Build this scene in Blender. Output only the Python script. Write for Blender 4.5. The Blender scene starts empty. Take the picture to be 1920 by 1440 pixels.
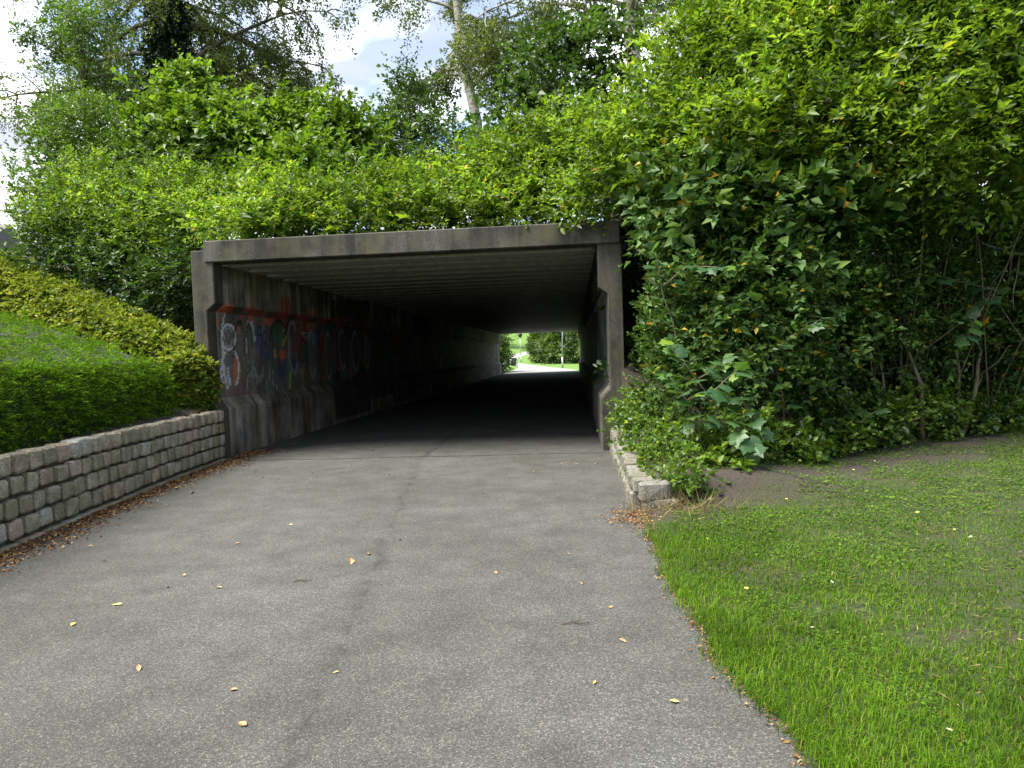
import bpy, bmesh, math, random
import numpy as np
from math import sin, cos, radians, pi
from mathutils import Vector, Matrix
rng = np.random.default_rng(7)
random.seed(7)
scene = bpy.context.scene
col = scene.collection

# ------------------------------------------------------------------ camera
EYE = np.array([0.0, 0.0, 1.55])
FPX, YAW, PITCH, ROLL = 1331.0, radians(5.0), radians(2.4), radians(2.0)
fw = np.array([-sin(YAW)*cos(PITCH), cos(YAW)*cos(PITCH), -sin(PITCH)])
_r = np.cross(fw, [0, 0, 1.0]); _r /= np.linalg.norm(_r); _u = np.cross(_r, fw)
RT = _r*cos(ROLL) - _u*sin(ROLL); UP = _u*cos(ROLL) + _r*sin(ROLL)
cam = bpy.data.cameras.new('camera'); camo = bpy.data.objects.new('camera', cam); col.objects.link(camo)
cam.sensor_width = 36.0; cam.lens = FPX/1920*36; cam.clip_start = 0.05; cam.clip_end = 3000
camo.matrix_world = Matrix(((RT[0], UP[0], -fw[0], EYE[0]), (RT[1], UP[1], -fw[1], EYE[1]), (RT[2], UP[2], -fw[2], EYE[2]), (0, 0, 0, 1)))
scene.camera = camo
def ray(x, y): return fw + RT*((x-960)/FPX) - UP*((y-720)/FPX)
def atz(x, y, z=0.0):            # photo pixel -> point on a level plane
    r = ray(x, y); return EYE + r*((z-EYE[2])/r[2])
def aty(x, y, Y):                # photo pixel -> point at the distance Y of what it stands on
    r = ray(x, y); return EYE + r*(Y/r[1])
def proj(P):
    v = np.asarray(P)-EYE; d = v@fw
    return 960+FPX*(v@RT)/d, 720-FPX*(v@UP)/d

# ------------------------------------------------------------------ world, sun, exposure
SUN_EL, SUN_AZ = radians(60), radians(-114)          # azimuth measured from +Y towards +X
sund = Vector((sin(SUN_AZ)*cos(SUN_EL), cos(SUN_AZ)*cos(SUN_EL), sin(SUN_EL)))
w = bpy.data.worlds.new('World'); scene.world = w; w.use_nodes = True
nt = w.node_tree; nt.nodes.clear()
def N(nt, t, **kw):
    n = nt.nodes.new(t)
    for k, v in kw.items(): setattr(n, k, v)
    return n
def lk(nt, a, b): nt.links.new(a, b)
out = N(nt, 'ShaderNodeOutputWorld'); bg1 = N(nt, 'ShaderNodeBackground'); bg2 = N(nt, 'ShaderNodeBackground'); mx = N(nt, 'ShaderNodeMixShader')
sky = N(nt, 'ShaderNodeTexSky', sky_type='NISHITA', sun_disc=False, sun_elevation=SUN_EL, sun_rotation=SUN_AZ)
sky.air_density = 1.0; sky.dust_density = 0.6; sky.ozone_density = 1.5
bg1.inputs['Strength'].default_value = 0.10; bg2.inputs['Strength'].default_value = 1.05
tc = N(nt, 'ShaderNodeTexCoord'); sx = N(nt, 'ShaderNodeSeparateXYZ'); ad = N(nt, 'ShaderNodeMath', operation='ADD'); ad.inputs[1].default_value = 0.35
mxz = N(nt, 'ShaderNodeMath', operation='MAXIMUM'); mxz.inputs[1].default_value = 0.0
cb = N(nt, 'ShaderNodeCombineXYZ'); vd = N(nt, 'ShaderNodeVectorMath', operation='DIVIDE')
lk(nt, tc.outputs['Generated'], sx.inputs[0]); lk(nt, sx.outputs[2], mxz.inputs[0]); lk(nt, mxz.outputs[0], ad.inputs[0])
for i in range(3): lk(nt, ad.outputs[0], cb.inputs[i])
lk(nt, tc.outputs['Generated'], vd.inputs[0]); lk(nt, cb.outputs[0], vd.inputs[1])
n1 = N(nt, 'ShaderNodeTexNoise'); n1.inputs['Scale'].default_value = 2.1; n1.inputs['Detail'].default_value = 9; n1.inputs['Roughness'].default_value = 0.55; n1.inputs['Distortion'].default_value = 0.3
n2 = N(nt, 'ShaderNodeTexNoise'); n2.inputs['Scale'].default_value = 3.7; n2.inputs['Detail'].default_value = 6
lk(nt, vd.outputs[0], n1.inputs['Vector']); lk(nt, vd.outputs[0], n2.inputs['Vector'])
rp = N(nt, 'ShaderNodeValToRGB'); rp.color_ramp.elements[0].position = 0.40; rp.color_ramp.elements[1].position = 0.58
rp2 = N(nt, 'ShaderNodeValToRGB'); e = rp2.color_ramp.elements
e[0].position = 0.42; e[0].color = (0.27, 0.29, 0.345, 1); e[1].position = 0.64; e[1].color = (1.0, 1.0, 1.0, 1)
lk(nt, n1.outputs['Fac'], rp.inputs[0]); lk(nt, n2.outputs['Fac'], rp2.inputs[0])
lk(nt, sky.outputs[0], bg1.inputs[0]); lk(nt, rp2.outputs[0], bg2.inputs[0]); lk(nt, rp.outputs[0], mx.inputs[0])
lk(nt, bg1.outputs[0], mx.inputs[1]); lk(nt, bg2.outputs[0], mx.inputs[2]); lk(nt, mx.outputs[0], out.inputs[0])
sl = bpy.data.lights.new('sun', 'SUN'); so = bpy.data.objects.new('sun', sl); col.objects.link(so)
sl.energy = 4.7; sl.angle = radians(40); sl.color = (1.0, 0.95, 0.86)
so.rotation_euler = sund.to_track_quat('Z', 'Y').to_euler()
vs = scene.view_settings; vs.view_transform = 'Standard'; vs.look = 'None'; vs.gamma = 1; vs.use_curve_mapping = False
vs.exposure = 1.6
cy = scene.cycles
cy.max_bounces = 7; cy.diffuse_bounces = 4; cy.glossy_bounces = 3; cy.transmission_bounces = 4; cy.transparent_max_bounces = 4
cy.use_denoising = True; cy.sample_clamp_indirect = 6; cy.caustics_reflective = False; cy.caustics_refractive = False

# ------------------------------------------------------------------ materials
def mat(name):
    m = bpy.data.materials.new(name); m.use_nodes = True
    t = m.node_tree; b = t.nodes['Principled BSDF']
    return m, t, b
def ramp(t, stops, src=None):
    r = N(t, 'ShaderNodeValToRGB'); el = r.color_ramp.elements
    while len(el) < len(stops): el.new(0.5)
    for e_, (p, c) in zip(el, stops): e_.position = p; e_.color = (*c, 1) if len(c) == 3 else c
    if src is not None: lk(t, src, r.inputs[0])
    return r
def noise(t, scale, detail=5, vec=None, rough=0.55, stretch=None, coord='Object'):
    n = N(t, 'ShaderNodeTexNoise'); n.inputs['Scale'].default_value = scale; n.inputs['Detail'].default_value = detail; n.inputs['Roughness'].default_value = rough
    if vec is None:
        g = N(t, 'ShaderNodeNewGeometry'); vec = g.outputs['Position']
    if stretch:
        mp = N(t, 'ShaderNodeMapping'); mp.inputs['Scale'].default_value = stretch; lk(t, vec, mp.inputs[0]); vec = mp.outputs[0]
    lk(t, vec, n.inputs['Vector']); return n
def mixc(t, fac, a, b, mode='MIX'):
    m = N(t, 'ShaderNodeMix', data_type='RGBA', blend_type=mode)
    for s, v in ((m.inputs[0], fac), (m.inputs[6], a), (m.inputs[7], b)):
        if isinstance(v, (int, float)): s.default_value = v
        elif isinstance(v, tuple): s.default_value = (*v, 1)
        else: lk(t, v, s)
    return m.outputs[2]
def bump(t, b, h, strength=0.5, dist=0.01):
    n = N(t, 'ShaderNodeBump'); n.inputs['Strength'].default_value = strength; n.inputs['Distance'].default_value = dist
    lk(t, h, n.inputs['Height']); lk(t, n.outputs[0], b.inputs['Normal'])
def leafmat(name, stops, trans=(0.3, 0.45, 0.03), tf=0.38, rough=0.42, spec=0.4, clump=0.9, clumpcol=(0.5, 0.55, 0.35), byobj=False):
    m, t, b = mat(name)
    if byobj: src = N(t, 'ShaderNodeObjectInfo').outputs['Random']
    else: src = N(t, 'ShaderNodeNewGeometry').outputs['Random Per Island']
    r = ramp(t, stops, src)
    nz = noise(t, clump, 3); cr = ramp(t, [(0.38, clumpcol), (0.62, (1.0, 1.0, 1.0))], nz.outputs['Fac'])
    c = mixc(t, 1.0, r.outputs[0], cr.outputs[0], 'MULTIPLY')
    lk(t, c, b.inputs['Base Color']); b.inputs['Roughness'].default_value = rough; b.inputs['Specular IOR Level'].default_value = spec
    tr = N(t, 'ShaderNodeBsdfTranslucent'); ms = N(t, 'ShaderNodeMixShader'); ms.inputs[0].default_value = tf
    tcn = mixc(t, 0.5, trans, c, 'MIX'); tcm = mixc(t, 1.0, tcn, cr.outputs[0], 'MULTIPLY'); lk(t, tcm, tr.inputs[0])
    o = t.nodes['Material Output']
    lk(t, b.outputs[0], ms.inputs[1]); lk(t, tr.outputs[0], ms.inputs[2]); lk(t, ms.outputs[0], o.inputs[0])
    return m
G = lambda *s: list(s)
M = {}
M['leaf_yellowgreen'] = leafmat('yellow_green_leaf', [(0, (0.05, 0.11, 0.012)), (0.45, (0.12, 0.21, 0.018)), (0.8, (0.19, 0.29, 0.026)), (0.978, (0.2, 0.26, 0.02)), (0.985, (0.5, 0.3, 0.01)), (1, (0.5, 0.24, 0.01))], (0.44, 0.68, 0.03), 0.5, clumpcol=(0.5, 0.56, 0.42))
M['leaf_mid'] = leafmat('mid_green_leaf', [(0, (0.03, 0.07, 0.012)), (0.5, (0.06, 0.12, 0.016)), (1, (0.105, 0.17, 0.02))], (0.22, 0.42, 0.02), 0.36)
M['leaf_shade'] = leafmat('dull_green_leaf', [(0, (0.032, 0.075, 0.02)), (0.6, (0.065, 0.13, 0.03)), (0.96, (0.11, 0.18, 0.032)), (0.985, (0.4, 0.25, 0.01)), (1, (0.4, 0.2, 0.01))], (0.16, 0.3, 0.03), 0.25, spec=.2, rough=.5)
M['leaf_dark'] = leafmat('dark_green_leaf', [(0, (0.018, 0.045, 0.012)), (0.6, (0.035, 0.075, 0.016)), (1, (0.06, 0.105, 0.02))], (0.16, 0.32, 0.025), 0.34)
M['leaf_hazel'] = leafmat('hazel_leaf', [(0, (0.04, 0.095, 0.014)), (0.5, (0.08, 0.16, 0.018)), (1, (0.13, 0.21, 0.022))], (0.32, 0.55, 0.02), 0.42)
M['leaf_birch'] = leafmat('birch_leaf', [(0, (0.045, 0.075, 0.018)), (0.5, (0.075, 0.11, 0.024)), (0.95, (0.11, 0.15, 0.03)), (1, (0.2, 0.19, 0.03))], (0.3, 0.4, 0.04), 0.42, clumpcol=(0.7, 0.72, 0.6))
M['leaf_ivy'] = leafmat('ivy_leaf', [(0, (0.008, 0.02, 0.007)), (1, (0.02, 0.04, 0.012))], (0.04, 0.08, 0.01), 0.12, rough=0.3)
M['leaf_yew'] = leafmat('yew_needle', [(0, (0.035, 0.08, 0.010)), (0.6, (0.095, 0.2, 0.014)), (1, (0.2, 0.32, 0.02))], (0.3, 0.56, 0.016), 0.2, clump=2.6, clumpcol=(0.65, 0.7, 0.55), spec=.03, rough=.7)
M['leaf_beech'] = leafmat('beech_leaf', [(0, (0.03, 0.075, 0.012)), (0.45, (0.08, 0.14, 0.014)), (0.75, (0.2, 0.24, 0.025)), (1, (0.42, 0.38, 0.07))], (0.42, 0.5, 0.03), 0.34, clumpcol=(0.65, 0.7, 0.6), spec=.12)
M['leaf_sapling'] = leafmat('sapling_leaf', [(0, (0.03, 0.075, 0.03)), (0.7, (0.045, 0.10, 0.032)), (0.9, (0.07, 0.14, 0.03)), (1, (0.13, 0.2, 0.015))], (0.2, 0.42, 0.04), 0.3, byobj=True, clumpcol=(0.8, 0.85, 0.8))
M['leaf_ground'] = leafmat('undergrowth_leaf', [(0, (0.035, 0.08, 0.016)), (0.5, (0.075, 0.15, 0.02)), (0.9, (0.13, 0.22, 0.022)), (1, (0.32, 0.36, 0.015))], (0.3, 0.5, 0.03), 0.36, clumpcol=(0.55, 0.6, 0.5))
M['leaf_far'] = leafmat('far_leaf', [(0, (0.05, 0.10, 0.02)), (1, (0.12, 0.19, 0.03))], (0.3, 0.42, 0.03), 0.3, clump=0.35, clumpcol=(0.35, 0.45, 0.35))
M['grass'] = leafmat('grass_blade', [(0, (0.038, 0.10, 0.006)), (0.5, (0.08, 0.17, 0.008)), (0.9, (0.13, 0.22, 0.011)), (0.96, (0.15, 0.16, 0.03)), (1, (0.2, 0.17, 0.06))], (0.24, 0.44, 0.01), 0.38, clump=1.3, clumpcol=(0.6, 0.64, 0.5), spec=.08, rough=.6)
M['clover'] = leafmat('lawn_weed_leaf', [(0, (0.035, 0.09, 0.010)), (0.6, (0.07, 0.14, 0.012)), (1, (0.12, 0.19, 0.016))], (0.2, 0.38, 0.02), 0.25, clump=2.0, clumpcol=(0.6, 0.65, 0.6), spec=.12, rough=.7)
M['litter'] = leafmat('dry_leaf_litter', [(0, (0.06, 0.03, 0.016)), (0.4, (0.19, 0.09, 0.038)), (0.75, (0.34, 0.18, 0.07)), (1, (0.48, 0.33, 0.15))], (0.3, 0.14, 0.04), 0.12, rough=0.7, spec=0.2, clumpcol=(0.7, 0.7, 0.7))
M['straw'] = leafmat('dry_grass_stalk', [(0, (0.16, 0.11, 0.045)), (1, (0.32, 0.24, 0.11))], (0.3, 0.22, 0.08), 0.2, rough=0.7)

m, t, b = mat('bark'); nz = noise(t, 9, 6, stretch=(1, 1, 0.25))
lk(t, ramp(t, [(0.3, (0.025, 0.02, 0.014)), (0.7, (0.10, 0.08, 0.055))], nz.outputs['Fac']).outputs[0], b.inputs['Base Color']); b.inputs['Roughness'].default_value = 0.9; bump(t, b, nz.outputs['Fac'], 0.8, 0.02); M['bark'] = m
m, t, b = mat('shrub_stem_bark'); nz = noise(t, 22, 5, stretch=(1, 1, 0.35))
lk(t, ramp(t, [(0.3, (0.05, 0.04, 0.026)), (0.7, (0.17, 0.135, 0.085))], nz.outputs['Fac']).outputs[0], b.inputs['Base Color']); b.inputs['Roughness'].default_value = 0.85; bump(t, b, nz.outputs['Fac'], 0.6, 0.008); M['stem'] = m
m, t, b = mat('birch_bark'); nz = noise(t, 3.2, 6, stretch=(1, 1, 3.2)); nz2 = noise(t, 1.1, 4)
c = ramp(t, [(0.40, (0.035, 0.03, 0.025)), (0.50, (0.30, 0.28, 0.25)), (0.7, (0.52, 0.50, 0.46))], nz.outputs['Fac'])
lk(t, mixc(t, nz2.outputs['Fac'], c.outputs[0], (0.20, 0.19, 0.14)), b.inputs['Base Color']); b.inputs['Roughness'].default_value = 0.75; bump(t, b, nz.outputs['Fac'], 0.5, 0.015); M['birch'] = m

# asphalt: pale stone chips in a grey binder, a dark worn seam, damp dirt near the edges
m, t, b = mat('asphalt'); g = N(t, 'ShaderNodeNewGeometry')
vo = N(t, 'ShaderNodeTexVoronoi'); vo.inputs['Scale'].default_value = 165; lk(t, g.outputs['Position'], vo.inputs['Vector'])
n_f = noise(t, 260, 3); n_m = noise(t, 3.2, 6); n_l = noise(t, 0.55, 4)
chip = ramp(t, [(0.0, (0.024, 0.0243, 0.0235)), (0.3, (0.044, 0.0447, 0.0433)), (0.7, (0.073, 0.074, 0.072)), (0.92, (0.12, 0.1215, 0.117)), (1.0, (0.21, 0.212, 0.205))], N(t, 'ShaderNodeSeparateColor').outputs[0])
sep = [n for n in t.nodes if n.bl_idname == 'ShaderNodeSeparateColor'][0]; lk(t, vo.outputs['Color'], sep.inputs[0])
c1 = mixc(t, 0.28, chip.outputs[0], ramp(t, [(0.3, (0.033, 0.0333, 0.0325)), (0.7, (0.096, 0.097, 0.094))], n_f.outputs['Fac']).outputs[0])
c2 = mixc(t, 1.0, c1, ramp(t, [(0.28, (0.72, 0.71, 0.68)), (0.72, (1.12, 1.12, 1.09))], n_m.outputs['Fac']).outputs[0], 'MULTIPLY')
c3 = mixc(t, 1.0, c2, ramp(t, [(0.32, (0.80, 0.79, 0.74)), (0.68, (1.12, 1.12, 1.10))], n_l.outputs['Fac']).outputs[0], 'MULTIPLY')
# seam, a stain that follows a line along the path: x = -1.0 - 0.09*y with wobble
sp = N(t, 'ShaderNodeSeparateXYZ'); lk(t, g.outputs['Position'], sp.inputs[0])
ma = N(t, 'ShaderNodeMath', operation='MULTIPLY_ADD'); ma.inputs[1].default_value = 0.155; ma.inputs[2].default_value = 0.73; lk(t, sp.outputs[1], ma.inputs[0])
cl = N(t, 'ShaderNodeMath', operation='MINIMUM'); cl.inputs[1].default_value = 2.45; lk(t, ma.outputs[0], cl.inputs[0])
sm = N(t, 'ShaderNodeMath', operation='ADD'); lk(t, cl.outputs[0], sm.inputs[0]); lk(t, sp.outputs[0], sm.inputs[1])
wob = noise(t, 2.3, 4); wa = N(t, 'ShaderNodeMath', operation='MULTIPLY_ADD'); wa.inputs[1].default_value = 0.28; wa.inputs[2].default_value = -0.14; lk(t, wob.outputs['Fac'], wa.inputs[0])
s2 = N(t, 'ShaderNodeMath', operation='ADD'); lk(t, sm.outputs[0], s2.inputs[0]); lk(t, wa.outputs[0], s2.inputs[1])
ab = N(t, 'ShaderNodeMath', operation='ABSOLUTE'); lk(t, s2.outputs[0], ab.inputs[0])
sr = ramp(t, [(0.0, (1, 1, 1)), (0.02, (0.5, 0.5, 0.5)), (0.11, (0, 0, 0))], ab.outputs[0])
sk = noise(t, 5, 4); smk = N(t, 'ShaderNodeMath', operation='MULTIPLY'); lk(t, sr.outputs[0], smk.inputs[0]); lk(t, ramp(t, [(0.40, (0, 0, 0)), (0.60, (0.7, 0.7, 0.7))], sk.outputs['Fac']).outputs[0], smk.inputs[1])
c4 = mixc(t, smk.outputs[0], c3, (0.018, 0.0175, 0.014))
# brown-green dirt towards the underpass and along the margins (its own patchy shape)
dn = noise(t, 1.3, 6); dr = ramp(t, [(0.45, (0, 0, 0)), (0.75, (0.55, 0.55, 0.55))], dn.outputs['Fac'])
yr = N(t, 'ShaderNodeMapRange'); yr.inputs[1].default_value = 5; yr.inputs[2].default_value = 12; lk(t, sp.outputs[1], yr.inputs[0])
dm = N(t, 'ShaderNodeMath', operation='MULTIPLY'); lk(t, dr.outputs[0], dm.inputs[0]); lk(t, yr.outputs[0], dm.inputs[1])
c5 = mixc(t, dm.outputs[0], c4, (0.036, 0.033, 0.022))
lk(t, c5, b.inputs['Base Color']); b.inputs['Roughness'].default_value = 0.85; b.inputs['Specular IOR Level'].default_value = 0.3
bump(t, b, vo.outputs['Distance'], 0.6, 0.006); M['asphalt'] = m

def concrete(name, base=0.13, rough=0.75, moss=0.35, paint=False, bands=False, olive=(0.09, 0.09, 0.04), spec=.4):
    m, t, b = mat(name)
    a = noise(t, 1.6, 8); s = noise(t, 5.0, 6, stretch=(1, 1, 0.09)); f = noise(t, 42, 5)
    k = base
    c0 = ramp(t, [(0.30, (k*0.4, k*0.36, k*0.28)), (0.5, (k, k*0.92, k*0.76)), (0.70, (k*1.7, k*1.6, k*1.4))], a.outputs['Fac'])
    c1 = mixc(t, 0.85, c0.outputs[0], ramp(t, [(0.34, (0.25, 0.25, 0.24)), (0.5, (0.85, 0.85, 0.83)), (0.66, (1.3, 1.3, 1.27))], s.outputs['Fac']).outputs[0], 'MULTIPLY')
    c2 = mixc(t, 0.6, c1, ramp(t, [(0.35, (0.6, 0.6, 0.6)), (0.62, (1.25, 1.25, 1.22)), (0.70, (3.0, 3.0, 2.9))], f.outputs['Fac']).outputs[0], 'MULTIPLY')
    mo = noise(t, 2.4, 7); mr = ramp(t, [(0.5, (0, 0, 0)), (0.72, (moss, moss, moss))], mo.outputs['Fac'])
    c3 = mixc(t, mr.outputs[0], c2, olive)
    if paint:
        at = N(t, 'ShaderNodeAttribute', attribute_name='paint')
        pn = noise(t, 30, 5, stretch=(1, 1, 0.25)); pr = ramp(t, [(0.28, (0.25, 0.25, 0.25)), (0.55, (1, 1, 1))], pn.outputs['Fac'])
        pa = N(t, 'ShaderNodeMath', operation='MULTIPLY'); lk(t, at.outputs['Alpha'], pa.inputs[0]); lk(t, pr.outputs[0], pa.inputs[1])
        c3 = mixc(t, pa.outputs[0], c3, at.outputs['Color'])
    lk(t, c3, b.inputs['Base Color']); b.inputs['Roughness'].default_value = rough; b.inputs['Specular IOR Level'].default_value = spec
    h = f.outputs['Fac']
    if bands:
        bn = noise(t, 4, 5, stretch=(0.12, 2.2, 1)); h = bn.outputs['Fac']
        rr = N(t, 'ShaderNodeMapRange'); rr.inputs[3].default_value = rough-0.14; rr.inputs[4].default_value = rough+0.2; lk(t, bn.outputs['Fac'], rr.inputs[0]); lk(t, rr.outputs[0], b.inputs['Roughness'])
        bump(t, b, h, 0.35, 0.03)
    else: bump(t, b, h, 0.35, 0.004)
    return m
M['concrete'] = concrete('weathered_concrete', 0.05, 0.85, 0.55)
M['concrete_wall'] = concrete('painted_underpass_concrete', 0.2, 0.65, 0.35, paint=True, spec=.12)
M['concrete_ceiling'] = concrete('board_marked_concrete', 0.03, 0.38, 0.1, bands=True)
M['concrete_rib'] = concrete('rib_concrete', 0.36, 0.55, 0.15)

m, t, b = mat('granite_sett'); oi = N(t, 'ShaderNodeObjectInfo')
r = ramp(t, [(0, (0.26, 0.23, 0.165)), (0.25, (0.31, 0.275, 0.2)), (0.5, (0.215, 0.195, 0.135)), (0.68, (0.3, 0.275, 0.225)), (0.8, (0.36, 0.345, 0.315)), (0.87, (0.36, 0.26, 0.205)), (0.92, (0.28, 0.235, 0.165)), (1, (0.2, 0.18, 0.13))], oi.outputs['Random'])
f = noise(t, 55, 5, rough=.7); a = noise(t, 11, 6); ms_ = noise(t, 2.2, 6)
c1 = mixc(t, 0.8, r.outputs[0], ramp(t, [(0.34, (0.3, 0.3, 0.3)), (0.48, (0.9, 0.9, 0.9)), (0.66, (1.6, 1.6, 1.55))], f.outputs['Fac']).outputs[0], 'MULTIPLY')
c2 = mixc(t, 0.9, c1, ramp(t, [(0.3, (0.6, 0.6, 0.58)), (0.7, (1.2, 1.2, 1.2))], a.outputs['Fac']).outputs[0], 'MULTIPLY')
# green film: a band of algae low on the stones and towards the underpass
g = N(t, 'ShaderNodeNewGeometry'); sp = N(t, 'ShaderNodeSeparateXYZ'); lk(t, g.outputs['Position'], sp.inputs[0])
zr = N(t, 'ShaderNodeMapRange'); zr.inputs[1].default_value = 0.85; zr.inputs[2].default_value = 0.35; zr.inputs[3].default_value = 0.05; zr.inputs[4].default_value = 0.55; lk(t, sp.outputs[2], zr.inputs[0])
mm = N(t, 'ShaderNodeMath', operation='MULTIPLY'); lk(t, zr.outputs[0], mm.inputs[0]); lk(t, ramp(t, [(0.35, (0, 0, 0)), (0.6, (1, 1, 1))], ms_.outputs['Fac']).outputs[0], mm.inputs[1])
lk(t, mixc(t, mm.outputs[0], c2, (0.12, 0.115, 0.05)), b.inputs['Base Color']); b.inputs['Roughness'].default_value = 0.8; bump(t, b, mixc(t, 0.5, f.outputs['Fac'], a.outputs['Fac']), 0.7, 0.012); M['sett'] = m
m, t, b = mat('mortar'); f = noise(t, 60, 5); lk(t, ramp(t, [(0.3, (0.022, 0.021, 0.018)), (0.7, (0.06, 0.057, 0.048))], f.outputs['Fac']).outputs[0], b.inputs['Base Color']); b.inputs['Roughness'].default_value = 0.95; bump(t, b, f.outputs['Fac'], 0.6, 0.006); M['mortar'] = m
m, t, b = mat('soil'); f = noise(t, 14, 7); lk(t, ramp(t, [(0.3, (0.022, 0.017, 0.011)), (0.6, (0.06, 0.046, 0.03)), (0.8, (0.10, 0.08, 0.055))], f.outputs['Fac']).outputs[0], b.inputs['Base Color']); b.inputs['Roughness'].default_value = 1; bump(t, b, f.outputs['Fac'], 0.8, 0.03); M['soil'] = m
m, t, b = mat('lawn_ground'); f = noise(t, 34, 8, rough=.75); a = noise(t, 1.5, 5); a2 = noise(t, 5, 5)
sc_ = ramp(t, [(0.3, (0.016, 0.011, 0.006)), (0.7, (0.062, 0.043, 0.026))], f.outputs['Fac'])
mo = ramp(t, [(0.3, (0.010, 0.017, 0.003)), (0.7, (0.036, 0.05, 0.007))], f.outputs['Fac'])
k = mixc(t, 0.4, a.outputs['Fac'], a2.outputs['Fac']); kr = ramp(t, [(0.36, (1, 1, 1)), (0.46, (0, 0, 0))], k)
gm = N(t, 'ShaderNodeNewGeometry'); dt = N(t, 'ShaderNodeVectorMath', operation='DOT_PRODUCT'); dt.inputs[1].default_value = (-0.58, 0.815, 0); lk(t, gm.outputs['Position'], dt.inputs[0])
wv = N(t, 'ShaderNodeMath', operation='MULTIPLY_ADD'); wv.inputs[1].default_value = 1.6; lk(t, a.outputs['Fac'], wv.inputs[0]); lk(t, dt.outputs['Value'], wv.inputs[2])
sr_ = N(t, 'ShaderNodeMapRange'); sr_.inputs[1].default_value = 5.37-1.15+.8; sr_.inputs[2].default_value = 5.37-.45+.8; lk(t, wv.outputs[0], sr_.inputs[0])
lw = mixc(t, kr.outputs[0], mo.outputs[0], sc_.outputs[0])
lk(t, mixc(t, sr_.outputs[0], lw, ramp(t, [(0.3, (0.014, 0.011, 0.008)), (0.7, (0.05, 0.039, 0.028))], f.outputs['Fac']).outputs[0]), b.inputs['Base Color']); b.inputs['Roughness'].default_value = 1; bump(t, b, f.outputs['Fac'], 0.8, 0.02); M['lawn'] = m
m, t, b = mat('far_lawn'); f = noise(t, 3, 6); lk(t, ramp(t, [(0.3, (0.06, 0.13, 0.012)), (0.7, (0.09, 0.17, 0.016))], f.outputs['Fac']).outputs[0], b.inputs['Base Color']); b.inputs['Roughness'].default_value = 1; M['far_lawn'] = m
def plain(name, c, rough=0.6, metal=0.0, ns=20, var=0.35):
    m, t, b = mat(name); f = noise(t, ns, 5)
    lk(t, ramp(t, [(0.3, tuple(x*(1-var) for x in c)), (0.7, tuple(min(1, x*(1+var)) for x in c))], f.outputs['Fac']).outputs[0], b.inputs['Base Color'])
    b.inputs['Roughness'].default_value = rough; b.inputs['Metallic'].default_value = metal; return m
M['pale_path'] = plain('pale_sunlit_asphalt', (0.2, 0.195, 0.185), .9, 0, 12, .15); M['rib_plain'] = plain('dusty_rib_concrete', (0.3, 0.29, 0.265), .55, 0, 9, .3); M['galv'] = plain('galvanised_steel', (0.38, 0.40, 0.42), 0.5, 0.6); M['bin'] = plain('dark_bin_plastic', (0.03, 0.032, 0.036), 0.5)  # pale_path: bright sunlight on the far path put into its colour
M['crack'] = plain('crack_dirt', (0.025, 0.023, 0.018), 1.0); M['petal'] = plain('white_petal', (0.75, 0.75, 0.7), 0.6, 0, 50, 0.1); M['pollen'] = plain('yellow_centre', (0.6, 0.4, 0.03), 0.7)
M['leaf_fallen_yellow'] = plain('fallen_yellow_leaf', (0.5, 0.36, 0.08), 0.6, 0, 60); M['leaf_fallen_brown'] = plain('fallen_brown_leaf', (0.36, 0.19, 0.08), 0.7, 0, 60)
M['twig'] = plain('twig_bark', (0.06, 0.045, 0.03), 0.9); M['pebble'] = plain('dark_pebble', (0.03, 0.03, 0.03), 0.8)
M['roof'] = plain('grey_roof', (0.09, 0.08, 0.085), 0.8); M['render'] = plain('house_render', (0.45, 0.42, 0.36), 0.9); M['glass'] = plain('window_glass', (0.03, 0.035, 0.04), 0.1)
M['flower_pink'] = plain('pink_flower', (0.4, 0.06, 0.2), 0.6)

# ------------------------------------------------------------------ object helpers
def tag(o, label=None, cat=None, group=None, kind=None):
    for k, v in (('label', label), ('category', cat), ('group', group), ('kind', kind)):
        if v: o[k] = v
    return o
def empty(name, loc=(0, 0, 0), rz=0.0):
    o = bpy.data.objects.new(name, None); col.objects.link(o); o.location = tuple(float(v) for v in loc); o.rotation_euler = (0, 0, rz); o.empty_display_size = 0.2
    return o
def link(name, me, m=None, parent=None, loc=None, rot=None, world=True):
    o = bpy.data.objects.new(name, me); col.objects.link(o)
    if m is not None and not me.materials: me.materials.append(m)
    if loc is not None: o.location = tuple(float(v) for v in loc)
    if rot is not None: o.rotation_euler = rot
    if parent is not None:
        o.parent = parent
        if world: o.matrix_parent_inverse = (Matrix.Translation(parent.location) @ Matrix.Rotation(parent.rotation_euler[2], 4, 'Z')).inverted()
    return o
def mesh_from(name, V, F, smooth=False):
    me = bpy.data.meshes.new(name); me.from_pydata([tuple(map(float, v)) for v in V], [], [tuple(f) for f in F]); me.update()
    if smooth: me.polygons.foreach_set('use_smooth', [True]*len(me.polygons))
    return me
def tris_mesh(name, V, F):       # fast path for big triangle soups
    me = bpy.data.meshes.new(name); V = np.ascontiguousarray(V, np.float32); F = np.ascontiguousarray(F, np.int32); n = len(F)
    me.vertices.add(len(V)); me.vertices.foreach_set('co', V.ravel())
    me.loops.add(n*3); me.loops.foreach_set('vertex_index', F.ravel())
    me.polygons.add(n); me.polygons.foreach_set('loop_start', np.arange(0, n*3, 3, dtype=np.int32)); me.polygons.foreach_set('loop_total', np.full(n, 3, np.int32))
    me.update(calc_edges=True); return me
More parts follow.
